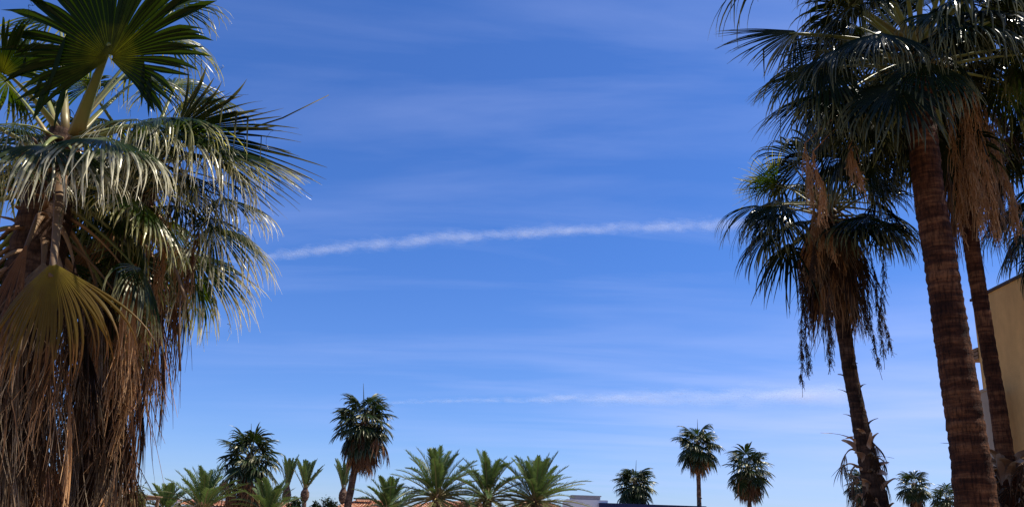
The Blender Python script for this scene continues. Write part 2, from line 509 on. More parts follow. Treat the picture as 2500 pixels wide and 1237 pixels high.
def flower_stalk(palm, org, b, pts_out, rng, mat='strand', hang=1.5, nbr=40, brl=0.35, name='flower_stalk', thick=0.012, twigs=4, outw=0.28):
    """an arching old flower stalk whose branchlets hang in a ragged rope"""
    mb = MB()
    b = np.asarray(b, float)
    o = np.asarray(pts_out, float)
    arch = bez(b, (b + o) / 2 + Z * 0.25, o, 7)
    m = 12
    down = o + np.cumsum(np.c_[rng.normal(0, 0.018, (m, 2)), -np.full(m, hang / m)], 0)
    pts = np.concatenate([arch, down])
    rad = np.linspace(thick, thick * 0.35, len(pts))
    mb.tube(pts, rad, 5)
    for k in range(nbr):
        u = rng.random() ** 0.8
        i = int(6 + u * (m - 1))
        p = pts[min(i, len(pts) - 1)]
        mm = 5
        az = rng.uniform(0, 6.283)
        l = brl * rng.uniform(0.4, 1.1) * (1 - 0.4 * u)
        o1 = np.array([math.cos(az), math.sin(az), 0]) * l * outw
        q = np.stack([p + o1 * x - Z * l * x ** 1.3 for x in np.linspace(0, 1, mm)]) + rng.normal(0, 0.012, (mm, 3))
        q[0] = p
        mb.tube(q, np.linspace(thick * 0.5, thick * 0.3, mm), 3, cap=False)
        for kk in range(twigs):
            x = rng.uniform(0.2, 1)
            p2 = p + o1 * x - Z * l * x ** 1.3
            e = p2 + rng.normal(0, 0.03, 3) - Z * rng.uniform(0.02, 0.08)
            mb.tube(np.stack([p2, (p2 + e) / 2 + rng.normal(0, .006, 3), e]), thick * 0.3, 3, cap=False)
    return mb.build(name, MAT[mat], palm, org)


def boots(palm, org, pts_fn, n, rng, rad, L=0.35, w=0.07, mat='boot', name='leaf_bases', wild=0.0, single=False):
    """cut leaf bases clasping the trunk: curved straps pointing up and out"""
    mb = MB()
    for i in range(n):
        u = (i + 0.5) / n
        az = i * R_(137.5) + rng.normal(0, 0.2)
        c, r = pts_fn(u)
        out = np.array([math.cos(az), math.sin(az), 0])
        tan = np.array([-math.sin(az), math.cos(az), 0])
        b = c + out * r * 0.9
        l = L * rng.uniform(0.6 - 0.3 * wild, 1.3)
        fl = rng.uniform(0.25, 0.9) * (1 + 0.8 * wild * rng.random())
        tan = nrm(tan + wild * rng.normal(0, 0.5, 3))
        m = 6
        x = np.linspace(0, 1, m)
        pts = b + out * (l * fl * x ** 1.5)[:, None] + Z * (l * (x * (1 - wild * 0.5 * rng.random()) - 0.45 * fl * x ** 2))[:, None] + tan * (wild * rng.normal(0, 0.25) * l * x ** 2)[:, None]
        ww = w * rng.uniform(0.7, 1.3) * (1.3 - 0.9 * x)
        curl = 0.35
        thick = 0.012
        rows = []
        for sgn in (0, 1):
            rows.append(np.stack([pts - tan * ww[:, None] - out * curl * ww[:, None], pts - out * thick * sgn * 2 + out * 0.02, pts + tan * ww[:, None] - out * curl * ww[:, None]], 1) - out * thick * sgn)
        V = np.concatenate([rows[0], rows[1][:, ::-1]], 1)
        mb.grid(V, closed=True)
        if single:
            mb.build(name, MAT[mat], palm, org)
            mb = MB()
    return None if single else mb.build(name, MAT[mat], palm, org)


# ------------------------------------------------------------------ the two palms at the left
def base_of(px, py, Y):
    p = P(px, py, Y)
    return np.array([p[0], p[1], 0.0])


LG = 'large fan palms close at the left'
# ---- palm A
YA = 8.0
rng = np.random.default_rng(11)
cA = P(150, 330, YA)
oA = np.array([cA[0], cA[1], 0.])
A = empty('fan_palm', oA, 'shaggy fan palm cut by the left edge, a yellowed leaf hanging on its skirt', 'palm tree', LG)
trunk(A, oA, [oA - Z * 0.1, cA - Z * 0.6, cA + Z * 0.05], [0.36, 0.25, 0.12], 'bark_dark', rng)


def F2(palm, org, c, base, hast, tip, nv, rng, **kw):
    """a leaf known from the photograph: stalk base, blade root and tip, each at its own depth"""
    b = P(*base) if len(base) == 3 and base[2] > 0 else np.asarray(c)
    h, t = P(*hast), P(*tip)
    R = kw.pop('R', None) or np.linalg.norm(t - h)
    return frond(palm, org, b, h, t - h, np.asarray(nv, float), R, rng, **kw)


TH = 6
# the big leaf seen from below, standing against the sky
F2(A, oA, cA, (185, 330, 7.9), (268, 142, 7.2), (285, -190, 7.0), (0.05, 0.75, 0.35), rng, mat='leaf_under', nseg=58, spread=2.3, split=0.72, droop=0.3, wide=1.15, R=1.3, cup=0.12, fold=0.5, kink=0.05, w0=0.085, w1=0.028, T=11, threads=TH)
F2(A, oA, cA, (150, 330, 8), (4, 182, 7.3), (-60, 60, 7.0), (-0.3, 0.6, 0.6), rng, nseg=48, spread=1.9, split=0.55, droop=0.5, R=0.75, mat='leaf_under', w0=0.06)
F2(A, oA, cA, (150, 330, 8), (60, 150, 8.6), (20, -40, 9.2), (-0.2, -0.5, 0.8), rng, nseg=44, spread=1.8, split=0.45, droop=0.75, R=1.0, threads=TH)
F2(A, oA, cA, (160, 320, 8), (150, 50, 9.0), (110, 20, 9.9), (0, -0.4, 0.9), rng, nseg=44, spread=2.1, split=0.42, droop=0.85, R=1.1, threads=TH)
F2(A, oA, cA, (170, 330, 8), (390, 90, 8.8), (470, 70, 9.6), (0.2, -0.3, 0.9), rng, nseg=48, spread=2.1, split=0.42, droop=0.8, R=1.05, threads=TH)
F2(A, oA, cA, (180, 340, 8), (330, 190, 9.2), (440, 180, 10.0), (0.2, -0.3, 0.9), rng, nseg=44, spread=2.1, split=0.42, droop=0.8, R=1.05)
F2(A, oA, cA, (170, 330, 8), (420, 20, 8.6), (520, -30, 9.0), (0.2, -0.3, 0.9), rng, nseg=40, spread=1.8, split=0.45, droop=0.8, R=0.8)
# leaves whose tips hang in front
F2(A, oA, cA, (150, 340, 8), (110, 350, 7.2), (95, 400, 6.6), (0, -0.35, 0.9), rng, mat='leaf_pale', nseg=48, spread=1.9, split=0.5, droop=0.95, R=1.15, threads=TH)
F2(A, oA, cA, (160, 350, 8), (265, 335, 7.3), (290, 365, 6.8), (0.1, -0.35, 0.9), rng, mat='leaf_pale', nseg=48, spread=1.9, split=0.45, droop=0.95, R=1.1, threads=TH)
F2(A, oA, cA, (130, 380, 8), (-50, 360, 7.2), (-80, 500, 6.9), (-0.4, -0.2, 0.8), rng, nseg=44, spread=1.8, split=0.48, droop=0.9, R=0.85)
for hx, hy, Yh, tx, ty, Rr in ((40, 300, 7.4, 10, 330, 0.8), (190, 390, 7.3, 190, 430, 0.85), (60, 400, 7.5, 30, 440, 0.8), (330, 290, 7.6, 380, 310, 0.8)):
    F2(A, oA, cA, (150, 350, 8), (hx, hy, Yh), (tx, ty, Yh - 0.5), (0.1, -0.4, 0.85), rng, mat='leaf_pale', nseg=40, spread=1.5, split=0.34, droop=0.95, R=Rr, wide=0.6, kink=0.25, ragged=0.15, threads=2, w0=0.035, w1=0.014)
# the yellowed fan hanging on the skirt
F2(A, oA, cA, (150, 430, 7.7), (128, 640, 6.9), (112, 1010, 6.9), (0.0, -0.85, 0.3), rng, pmat='petiole_dead', nseg=46, spread=0.95, split=0.5, droop=0.97, R=1.2, cup=0.6, mat='leaf_old', kink=0.03, w0=0.07, w1=0.03, label='yellowed brown leaf hanging as an open fan', T=10)
crown(A, oA, cA, 30, rng, Lp=1.1, R=1.0, el0=60, el1=-45, az0=0.7, skip=lambda az, el, ax: ax[1] < -0.2 and ax[0] > -0.6, droop=0.78, w0=0.06, threads=3, kink=0.2)
skirt(A, oA, cA, 84, rng, top=0.95, bottom=3.7, rad=0.25, Lp=0.72, R=1.2, nseg=26, spread=(0.2, 0.55), wide=0.75, taper=0.8)
boots(A, oA, lambda u: (cA - Z * (0.1 + 1.1 * u), 0.22), 40, rng, 0.2, L=0.22, w=0.07, mat='boot_dark', wild=0.5)

# ---- palm B
YB = 9.6
rng = np.random.default_rng(23)
cB = P(352, 400, YB)
oB = np.array([cB[0], cB[1], 0.])
B = empty('fan_palm', oB, 'fan palm with a ragged straw skirt and one wide leaf stretched into open sky', 'palm tree', LG)
trunk(B, oB, [oB - Z * 0.1, cB - Z * 0.6, cB + Z * 0.05], [0.30, 0.19, 0.1], 'bark_dark', rng)
F2(B, oB, cB, (352, 400, YB), (432, 318, 8.9), (765, 345, 8.7), (-0.15, 0.25, 0.95), rng, mat='leaf_shaded', nseg=54, spread=0.95, split=0.62, droop=0.14, R=1.78, cup=0.3, kink=0.16, T=11, threads=TH, w0=0.06, w1=0.026, ragged=0.1)
F2(B, oB, cB, (352, 400, YB), (450, 345, 8.7), (730, 400, 8.6), (-0.1, -0.4, 0.9), rng, nseg=40, spread=0.6, split=0.5, droop=0.4, R=1.62, cup=0.3, threads=TH)
sl = MB()
sl.tube(np.stack([P(560, 330, 8.8), P(690, 288, 8.8), P(803, 232, 8.8)]), [0.02, 0.015, 0.006], 5, flat=0.4)
sl.build('leaf_spear', MAT['leaf'], B, oB)
# pale hanging tips in front
F2(B, oB, cB, (352, 400, YB), (430, 318, 8.3), (460, 345, 7.7), (0.1, -0.4, 0.9), rng, mat='leaf_pale', nseg=46, spread=1.8, split=0.42, droop=0.97, R=1.25, threads=TH)
F2(B, oB, cB, (345, 400, YB), (330, 340, 8.4), (300, 370, 7.8), (-0.1, -0.4, 0.9), rng, mat='leaf_pale', nseg=44, spread=1.8, split=0.42, droop=0.97, R=1.2, threads=TH)
F2(B, oB, cB, (355, 410, YB), (500, 380, 8.6), (560, 400, 8.0), (0.3, -0.3, 0.9), rng, mat='leaf_pale', nseg=40, spread=1.6, split=0.42, droop=0.93, R=1.15, threads=TH)
for hx, hy, Yh, tx, ty, Rr in ((250, 430, 8.6, 235, 470, 0.8), (330, 425, 8.7, 345, 470, 0.85), (400, 400, 8.3, 420, 450, 0.9), (470, 430, 8.6, 500, 480, 0.9), (540, 440, 8.8, 590, 480, 0.75), (380, 340, 8.0, 390, 385, 0.8), (500, 330, 8.4, 535, 360, 0.8), (570, 380, 8.7, 625, 405, 0.7), (430, 500, 8.8, 450, 560, 0.9), (520, 530, 9.0, 560, 590, 0.85)):
    F2(B, oB, cB, (352, 410, YB), (hx, hy, Yh), (tx, ty, Yh - 0.5), (0.15, -0.4, 0.85), rng, mat='leaf_pale', nseg=40, spread=1.5, split=0.34, droop=0.95, R=Rr, wide=0.6, kink=0.25, ragged=0.15, threads=2, w0=0.035, w1=0.014)
# behind, arching to the right over the open sky
F2(B, oB, cB, (352, 395, YB), (470, 235, 10.2), (580, 250, 10.6), (0.2, -0.2, 0.95), rng, nseg=46, spread=1.9, split=0.42, droop=0.85, R=1.0, threads=TH)
F2(B, oB, cB, (352, 395, YB), (420, 210, 10.3), (500, 170, 10.9), (0.2, -0.2, 0.95), rng, nseg=46, spread=1.9, split=0.42, droop=0.85, R=1.0, threads=TH)
# right side, low, hanging towards the sky
F2(B, oB, cB, (352, 430, YB), (540, 480, 9.3), (650, 530, 9.1), (0.25, -0.5, 0.8), rng, mat='leaf_pale', nseg=40, spread=1.15, split=0.5, droop=0.8, R=0.95, cup=0.3, threads=TH)
F2(B, oB, cB, (352, 440, YB), (515, 550, 9.6), (630, 640, 9.6), (0.35, -0.55, 0.7), rng, mat='leaf_pale', nseg=46, spread=1.3, split=0.48, droop=0.72, R=1.25, cup=0.3, threads=TH)
F2(B, oB, cB, (352, 450, YB), (470, 620, 9.8), (580, 780, 9.8), (0.4, -0.6, 0.5), rng, mat='leaf_pale', nseg=46, spread=1.35, split=0.45, droop=0.7, R=1.3, cup=0.3, threads=TH)
F2(B, oB, cB, (345, 450, YB), (420, 600, 10.2), (480, 800, 10.4), (0.3, -0.7, 0.4), rng, nseg=40, spread=1.3, split=0.45, droop=0.75, R=1.1)
crown(B, oB, cB, 40, rng, Lp=1.0, R=0.85, el0=55, el1=-48, az0=2.0, skip=lambda az, el, ax: (ax[0] > 0.5 and ax[1] < 0.6) or (el > R_(25) and ax[0] > 0), droop=0.86, threads=3, kink=0.25)
skirt(B, oB, cB, 85, rng, top=0.6, bottom=4.0, rad=0.19, Lp=0.66, R=1.2, nseg=24, spread=(0.15, 0.5), el=(-40, -72), wide=0.7, taper=0.6)
boots(B, oB, lambda u: (cB - Z * (0.1 + 0.9 * u), 0.17), 34, rng, 0.2, L=0.22, w=0.06, mat='boot_dark', wild=0.6)
# bare broken stalks that catch the sun
sb = MB()
sb.tube(bez(P(395, 590, 8.9), P(430, 650, 8.7), P(452, 730, 8.7), 8), np.linspace(0.026, 0.03, 8), 7, flat=0.6)
sb.tube(bez(P(440, 720, 8.7), P(436, 800, 8.7), P(440, 905, 8.75), 8), np.linspace(0.016, 0.02, 8), 6, flat=0.6)
sb.build('broken_stalk', MAT['petiole_dead'], B, oB, smooth=True)
for px, py, dy, hg, nb in ((420, 470, -0.6, 2.0, 60), (480, 500, -0.7, 1.0, 40), (385, 520, -0.8, 2.3, 70), (410, 560, -0.3, 2.4, 70), (350, 560, -0.8, 2.3, 60), (300, 560, -0.9, 1.6, 50), (370, 640, -0.5, 2.4, 60), (425, 640, -0.2, 1.6, 50)):
    flower_stalk(B, oB, cB - Z * 0.5, P(px, py, YB + dy), rng, 'straw' if nb > 50 else 'dead', hg, nb, 0.85, thick=0.011, twigs=1, outw=0.14)

# ------------------------------------------------------------------ the palms at the right
RG = 'tall fan palms close at the right'
# ---- palm C, thick trunk
YC = 10.0
rng = np.random.default_rng(37)
cC = P(2235, 110, YC)
bC = P(2385, 1237, YC)
oC = np.array([bC[0] + 0.07, bC[1], 0.])
Cp = empty('fan_palm', oC, 'tall fan palm with the thickest bare reddish trunk under a dark hanging crown', 'palm tree', RG)
trunk(Cp, oC, [oC - Z * 0.1, P(2384, 1237, YC), P(2370, 1117, YC), P(2350, 985, YC), P(2322, 817, YC), P(2293, 617, YC), P(2272, 500, YC), P(2252, 330, YC), cC - Z * 0.3, cC + Z * 0.1], [0.275, 0.25, 0.226, 0.22, 0.207, 0.2, 0.19, 0.19, 0.18, 0.1], 'bark', rng, rough=0.02, dz=0.04)
F2(Cp, oC, cC, (2200, 120, YC), (1945, 75, 9.4), (1745, 165, 9.2), (-0.1, -0.9, 0.4), rng, mat='leaf_shaded', nseg=40, spread=1.0, split=0.5, droop=0.25, R=1.12, cup=0.3, w0=0.06, w1=0.03)
F2(Cp, oC, cC, (2190, 150, YC), (1975, 165, 9.4), (1825, 260, 9.3), (-0.2, -0.6, 0.7), rng, mat='leaf_shaded', nseg=44, spread=1.2, split=0.45, droop=0.45, R=0.95, cup=0.3)
F2(Cp, oC, cC, (2190, 170, YC), (1985, 230, 9.6), (1850, 370, 9.6), (-0.25, -0.6, 0.6), rng, mat='leaf_shaded', nseg=44, spread=1.25, split=0.45, droop=0.55, R=1.0, cup=0.3)
F2(Cp, oC, cC, (2190, 170, YC), (2010, 150, 9.0), (1950, 330, 8.9), (-0.2, -0.8, 0.4), rng, mat='leaf_shaded', nseg=44, spread=1.4, split=0.5, droop=0.8, R=1.1)
F2(Cp, oC, cC, (2220, 150, YC), (2188, 205, 8.7), (2190, 340, 8.3), (0.0, -0.55, 0.8), rng, mat='leaf_shaded', nseg=56, spread=1.75, split=0.52, droop=0.88, R=1.12, cup=0.25, w0=0.06, T=10)
F2(Cp, oC, cC, (2230, 130, YC), (2150, 80, 8.5), (2130, 150, 7.9), (-0.05, -0.55, 0.8), rng, mat='leaf_shaded', nseg=50, spread=1.7, split=0.5, droop=0.9, R=0.95)
F2(Cp, oC, cC, (2220, 150, YC), (2060, 110, 8.8), (2010, 180, 8.2), (-0.3, -0.5, 0.8), rng, mat='leaf_shaded', nseg=48, spread=1.7, split=0.5, droop=0.88, R=1.0)
F2(Cp, oC, cC, (2220, 150, YC), (2070, 210, 9.0), (2040, 400, 8.8), (-0.2, -0.8, 0.4), rng, mat='leaf_shaded', nseg=48, spread=1.4, split=0.5, droop=0.85, R=0.9)
F2(Cp, oC, cC, (2230, 110, YC), (1915, -110, 9.5), (1740, -40, 9.2), (-0.3, -0.3, 0.9), rng, mat='leaf_shaded', nseg=20, spread=1.5, split=0.3, droop=0.95, R=1.6, wide=0.6, w0=0.06)
F2(Cp, oC, cC, (2235, 100, YC), (2050, -90, 10.2), (2010, -60, 10.8), (-0.2, 0.0, 0.9), rng, mat='leaf_shaded', nseg=44, spread=1.9, split=0.42, droop=0.93, R=1.0)
F2(Cp, oC, cC, (2235, 130, YC), (2300, 30, 8.6), (2330, 110, 8.0), (0.1, -0.5, 0.8), rng, mat='leaf_shaded', nseg=48, spread=1.7, split=0.48, droop=0.88, R=0.85)
F2(Cp, oC, cC, (2235, 120, YC), (2258, 150, 8.8), (2280, 280, 8.3), (0.05, -0.55, 0.8), rng, mat='leaf_shaded', nseg=50, spread=1.6, split=0.5, droop=0.88, R=1.05)
F2(Cp, oC, cC, (2235, 120, YC), (2310, 130, 9.2), (2390, 220, 8.9), (0.3, -0.55, 0.7), rng, mat='leaf_shaded', nseg=44, spread=1.5, split=0.5, droop=0.85, R=0.8)
F2(Cp, oC, cC, (2200, 140, YC), (2110, 290, 9.4), (2080, 420, 9.3), (-0.2, -0.8, 0.4), rng, mat='leaf_shaded', nseg=44, spread=1.4, split=0.5, droop=0.8, R=0.75)
crown(Cp, oC, cC, 74, rng, Lp=1.15, R=1.05, el0=70, el1=-58, az0=0.3, mat='leaf_shaded', droop=0.88, drop=0.85, kink=0.22, skip=lambda az, el, ax: (ax[0] > 0.1 and ax[1] < 0.5 and el < R_(-8)) or (el < R_(-15) and ax[0] > -0.75 and ax[1] < 0.3) or (el < R_(-25) and ax[0] > -0.5))
for px, py, Yd, hg in ((1965, 380, 9.5, 0.9), (1985, 400, 9.6, 1.0), (2080, 360, 9.6, 0.8)):
    flower_stalk(Cp, oC, cC - Z * 0.4, P(px, py - 30, Yd), rng, 'straw', hg, 60, 0.5, thick=0.01, twigs=2, outw=0.16)

# ---- palm D, thin trunk
YD = 12.0
rng = np.random.default_rng(41)
cD = P(2325, 130, YD)
bD = P(2478, 1237, YD)
oD = np.array([bD[0] + 0.1, bD[1], 0.])
D = empty('fan_palm', oD, 'fan palm with a slim trunk and a long brown straw skirt beside the tan building', 'palm tree', RG)
trunk(D, oD, [oD - Z * 0.1, P(2476, 1237, YD), P(2455, 1117, YD), P(2436, 985, YD), P(2423, 910, YD), P(2407, 817, YD), P(2375, 617, YD), P(2350, 450, YD), cD, cD + Z * 0.1], [0.2, 0.17, 0.125, 0.118, 0.115, 0.115, 0.12, 0.12, 0.12, 0.08], 'bark', rng, rough=0.02)
F2(D, oD, cD, (2330, 130, YD), (2372, 20, 10.8), (2420, 130, 10.2), (0.1, -0.6, 0.7), rng, mat='leaf', nseg=46, spread=1.8, split=0.4, droop=0.8, R=1.25)
F2(D, oD, cD, (2330, 140, YD), (2450, 60, 10.8), (2510, 150, 10.3), (0.3, -0.5, 0.7), rng, mat='leaf_shaded', nseg=46, spread=1.7, split=0.45, droop=0.85, R=1.05)
F2(D, oD, cD, (2330, 140, YD), (2350, 85, 10.4), (2360, 180, 9.8), (0.0, -0.6, 0.7), rng, mat='leaf_shaded', nseg=46, spread=1.6, split=0.45, droop=0.88, R=1.0)
F2(D, oD, cD, (2330, 130, YD), (2250, 60, 10.8), (2230, 160, 10.2), (-0.1, -0.6, 0.7), rng, mat='leaf_shaded', nseg=46, spread=1.7, split=0.45, droop=0.85, R=1.2)
crown(D, oD, cD, 48, rng, Lp=1.2, R=1.15, el0=70, el1=-40, az0=1.1, mat='leaf_shaded', droop=0.88, drop=0.7, kink=0.22, skip=lambda az, el, ax: ax[1] < 0.2 and ax[0] < 0.6 and el < R_(15))
skirt(D, oD, cD, 70, rng, top=0.5, bottom=2.0, rad=0.12, Lp=0.6, R=1.15, nseg=20, spread=(0.15, 0.5), el=(-50, -75), wide=0.6)
for px, py, Yd, hg in ((2318, 215, 10.6, 1.8), (2335, 215, 10.4, 2.2), (2355, 215, 10.4, 2.4), (2378, 220, 10.4, 2.3), (2402, 240, 10.6, 2.2), (2425, 300, 11.0, 1.9), (2345, 290, 10.6, 1.9), (2435, 360, 11.2, 1.5), (2325, 380, 11.0, 1.3), (2372, 310, 10.5, 1.6), (2395, 330, 10.6, 1.6)):
    flower_stalk(D, oD, cD - Z * 0.4, P(px, py, Yd), rng, 'straw', hg, 60, 0.7, thick=0.012, twigs=1, outw=0.16)
pd0, pd1 = P(2486, 1300, YD), P(2458, 1120, YD)
boots(D, oD, lambda u: (pd0 + (pd1 - pd0) * u, 0.2 - 0.06 * u), 40, rng, 0.2, L=0.5, w=0.085, wild=1.0)
skirt(D, oD, pd1, 14, rng, top=0.0, bottom=0.5, rad=0.12, Lp=0.3, R=0.7, nseg=12, spread=(0.3, 0.9), el=(10, -40))

# ---- palm E, middle, standing clear
YE = 14.0
rng = np.random.default_rng(53)
cE = P(2018, 500, YE)
bE = P(2143, 1237, YE)
oE = np.array([bE[0] + 0.1, bE[1], 0.])
E = empty('fan_palm', oE, 'fan palm with a dark leaning trunk and ropes of old flowers below its skirt', 'palm tree', RG)
trunk(E, oE, [oE - Z * 0.1, P(2143, 1237, YE), P(2122, 1130, YE), P(2103, 1050, YE), P(2094, 1000, YE), P(2075, 910, YE), P(2062, 815, YE), P(2036, 650, YE), cE], [0.22, 0.2, 0.17, 0.145, 0.13, 0.125, 0.13, 0.13, 0.1], 'bark_dark', rng, rough=0.025)
F2(E, oE, cE, (2018, 500, YE), (1895, 455, 13.2), (1788, 405, 12.8), (-0.1, 0.5, 0.8), rng, nseg=34, spread=0.9, split=0.45, droop=0.12, R=0.85, cup=0.3)
F2(E, oE, cE, (2015, 505, YE), (1910, 500, 13.2), (1800, 560, 12.9), (-0.2, -0.6, 0.8), rng, mat='leaf_shaded', nseg=44, spread=1.4, split=0.45, droop=0.8, R=1.05, cup=0.3)
F2(E, oE, cE, (2015, 505, YE), (1900, 520, 13.5), (1850, 640, 13.3), (-0.2, -0.7, 0.5), rng, mat='leaf_shaded', nseg=36, spread=1.3, split=0.45, droop=0.85, R=1.0, cup=0.3)
F2(E, oE, cE, (2015, 505, YE), (1930, 590, 13.8), (1880, 760, 13.8), (-0.3, -0.8, 0.3), rng, mat='leaf_shaded', nseg=14, spread=0.7, split=0.3, droop=0.85, R=1.45, wide=0.8)
F2(E, oE, cE, (2015, 500, YE), (1880, 490, 14.3), (1790, 560, 14.6), (-0.3, -0.3, 0.8), rng, mat='leaf_shaded', nseg=18, spread=1.2, split=0.3, droop=0.9, R=1.35, wide=0.6)
F2(E, oE, cE, (2025, 500, YE), (2140, 490, 13.5), (2240, 580, 13.3), (0.2, -0.6, 0.7), rng, mat='leaf_shaded', nseg=44, spread=1.4, split=0.45, droop=0.6, R=1.1, cup=0.3)
F2(E, oE, cE, (2025, 500, YE), (2120, 540, 13.6), (2170, 660, 13.4), (0.2, -0.7, 0.5), rng, mat='leaf_shaded', nseg=40, spread=1.3, split=0.45, droop=0.8, R=0.95, cup=0.3)
F2(E, oE, cE, (2025, 505, YE), (2175, 520, 13.6), (2235, 560, 13.4), (0.2, -0.6, 0.7), rng, mat='leaf_shaded', nseg=26, spread=1.3, split=0.3, droop=0.93, R=1.15, wide=0.6)
F2(E, oE, cE, (2015, 505, YE), (1850, 500, 13.6), (1790, 530, 13.4), (-0.2, -0.6, 0.7), rng, mat='leaf_shaded', nseg=22, spread=1.2, split=0.3, droop=0.94, R=1.25, wide=0.6)
crown(E, oE, cE, 26, rng, Lp=1.0, R=1.1, el0=80, el1=-18, az0=0.9, mat='leaf_shaded', droop=0.88, nseg=34, drop=0.4)
skirt(E, oE, cE, 96, rng, top=0.1, bottom=1.25, rad=0.13, Lp=0.52, R=0.9, wide=1.0, nseg=18, spread=(0.2, 0.55), el=(-45, -68), mat='dead')
for px, py, dy, hg in ((1950, 640, -0.3, 2.5), (1958, 660, -0.4, 2.0), (2025, 700, -0.6, 1.6), (2112, 600, -0.4, 2.5), (2125, 620, -0.2, 2.2), (2155, 620, 0.1, 2.0), (2105, 640, -0.5, 1.4), (1995, 560, -0.8, 0.9)):
    flower_stalk(E, oE, cE - Z * 0.35, P(px, py, YE + dy), rng, 'strand', hg, 110, 0.42, thick=0.011, twigs=2, outw=0.2)
for px, py, dy, hg in ((1985, 480, -1.0, 0.9), (2000, 470, -1.0, 1.0), (2010, 520, -0.9, 0.9)):
    flower_stalk(E, oE, cE - Z * 0.1, P(px, py, YE + dy), rng, 'straw', hg, 50, 0.5, thick=0.01, twigs=2, outw=0.16)
pe0, pe1 = P(2148, 1290, YE), P(2106, 1050, YE)
boots(E, oE, lambda u: (pe0 + (pe1 - pe0) * u, 0.22 - 0.08 * u), 30, rng, 0.2, L=0.34, w=0.06, wild=1.0)
skirt(E, oE, pe1, 15, rng, top=0.2, bottom=1.7, rad=0.14, Lp=0.26, R=0.42, nseg=10, spread=(0.3, 0.9), el=(0, -60), mat='dead')
skirt(E, oE, pe1 - Z * 0.5, 14, rng, top=0.0, bottom=1.3, rad=0.14, Lp=0.24, R=0.42, nseg=10, spread=(0.3, 0.9), el=(20, -50), mat='strand')
pe2 = P(2070, 880, YE)
boots(E, oE, lambda u: (pe1 + (pe2 - pe1) * u, 0.13), 9, rng, 0.2, L=0.22, w=0.035, mat='strand', name='leaf_stub', wild=0.8, single=True)

# ---- palm F, cut by the right edge
YF = 13.5
rng = np.random.default_rng(67)
cF = P(2625, 400, YF)
oF = np.array([cF[0] + 0.25, cF[1], 0.])
Fp = empty('fan_palm', oF, 'fan palm cut by the right edge, only drooping leaves showing above the tan building', 'palm tree', RG)
trunk(Fp, oF, [oF - Z * 0.1, cF], [0.28, 0.2], 'bark', rng)
F2(Fp, oF, cF, (2620, 420, YF), (2545, 560, 12.6), (2490, 640, 12.5), (-0.2, -0.7, 0.6), rng, mat='leaf_shaded', nseg=36, spread=1.3, split=0.45, droop=0.7, R=0.75)
crown(Fp, oF, cF, 40, rng, Lp=1.1, R=1.05, el0=70, el1=-55, az0=0.2, mat='leaf_shaded', droop=0.85)
skirt(Fp, oF, cF, 24, rng, top=0.5, bottom=1.5, rad=0.2, Lp=0.7, R=1.0, nseg=14, spread=(0.2, 0.5))

# ------------------------------------------------------------------ fan palms in the distance
FG = 'fan palms standing far off along the skyline'


def far_fan(px, top, cen, skirtb, halfw, Y, seed, label, lean=0.0, trunk_w=0.22, n=30, nd=26, dense=1.0, spear=True, mat='leaf_far', skirt_w=0.5, el1=-50):
    rng = np.random.default_rng(seed)
    c = P(px, cen, Y)
    mpp = Y / F * 0.97
    Rad = halfw * mpp * 1.18
    base = np.array([c[0] + lean, c[1], 0.])
    p = empty('fan_palm', base, label, 'palm tree', FG)
    trunk(p, base, [base - Z * 0.1, c * 0.5 + base * 0.5, c - Z * 0.3, c + Z * 0.1], [trunk_w * 1.2, trunk_w, trunk_w * 0.9, trunk_w * 0.5], 'bark_far', rng, dz=0.25, k=10)
    Lp, R = Rad * 0.44, Rad * 0.62
    crown(p, base, c, n, rng, Lp=Lp, R=R, el0=82, el1=el1, az0=rng.uniform(0, 6), mat=mat, droop=0.5, nseg=20, T=6, spread=(1.8, 2.3), w0=0.05, w1=0.03, kink=0.1, tk=4, drop=Rad * 0.35, split=0.5, wide=0.95)
    if nd:
        sl = (skirtb - cen) * mpp
        skirt(p, base, c, nd, rng, top=Rad * 0.15, bottom=max(0.35, sl - Rad * 0.95), rad=trunk_w * 0.8, Lp=Rad * skirt_w * 0.8, R=Rad * 0.6, mat='dead_far', nseg=9, T=6, spread=(0.3, 0.7), w0=0.04, w1=0.03, tk=4, wide=1.2)
    if spear:
        mb = MB()
        t0 = P(px + rng.normal(0, 1), cen, Y)
        t1 = P(px + rng.normal(0, 2), top, Y)
        mb.tube(np.stack([t0, (t0 + t1) / 2, t1]), [0.06, 0.04, 0.012], 4)
        mb.build('leaf_spear', MAT[mat], p, base)
    return p


far_fan(890, 935, 1020, 1155, 76, 60, 101, 'tallest far fan palm, with a full round skirt on a thin curved trunk', lean=-1.1, trunk_w=0.26, n=40, nd=64, skirt_w=0.75)
far_fan(612, 1033, 1108, 1250, 74, 58, 102, 'far fan palm with a broad brown skirt, left of two slender date palms', trunk_w=0.4, n=30, nd=80, skirt_w=0.95, el1=-25)
far_fan(1703, 1022, 1080, 1165, 58, 78, 103, 'far fan palm on a bare straight trunk beside the thin roof pole', trunk_w=0.22, n=34, nd=34, skirt_w=0.5)
far_fan(1826, 1085, 1140, 1225, 58, 80, 104, 'far fan palm with a round drooping crown, right of the roof pole', trunk_w=0.22, n=34, nd=40, skirt_w=0.6)
far_fan(1551, 1122, 1176, 1262, 50, 84, 105, 'far fan palm rising in front of the dark blue roof edge', trunk_w=0.35, n=44, nd=40, el1=-35)
far_fan(2108, 1110, 1175, 1260, 45, 70, 106, 'far fan palm half hidden behind the dark leaning trunk', trunk_w=0.3, n=28, nd=24, spear=False)
far_fan(2231, 1128, 1180, 1260, 42, 90, 107, 'far fan palm standing in the sky gap left of the thickest trunk', trunk_w=0.34, n=28, nd=24, spear=False)
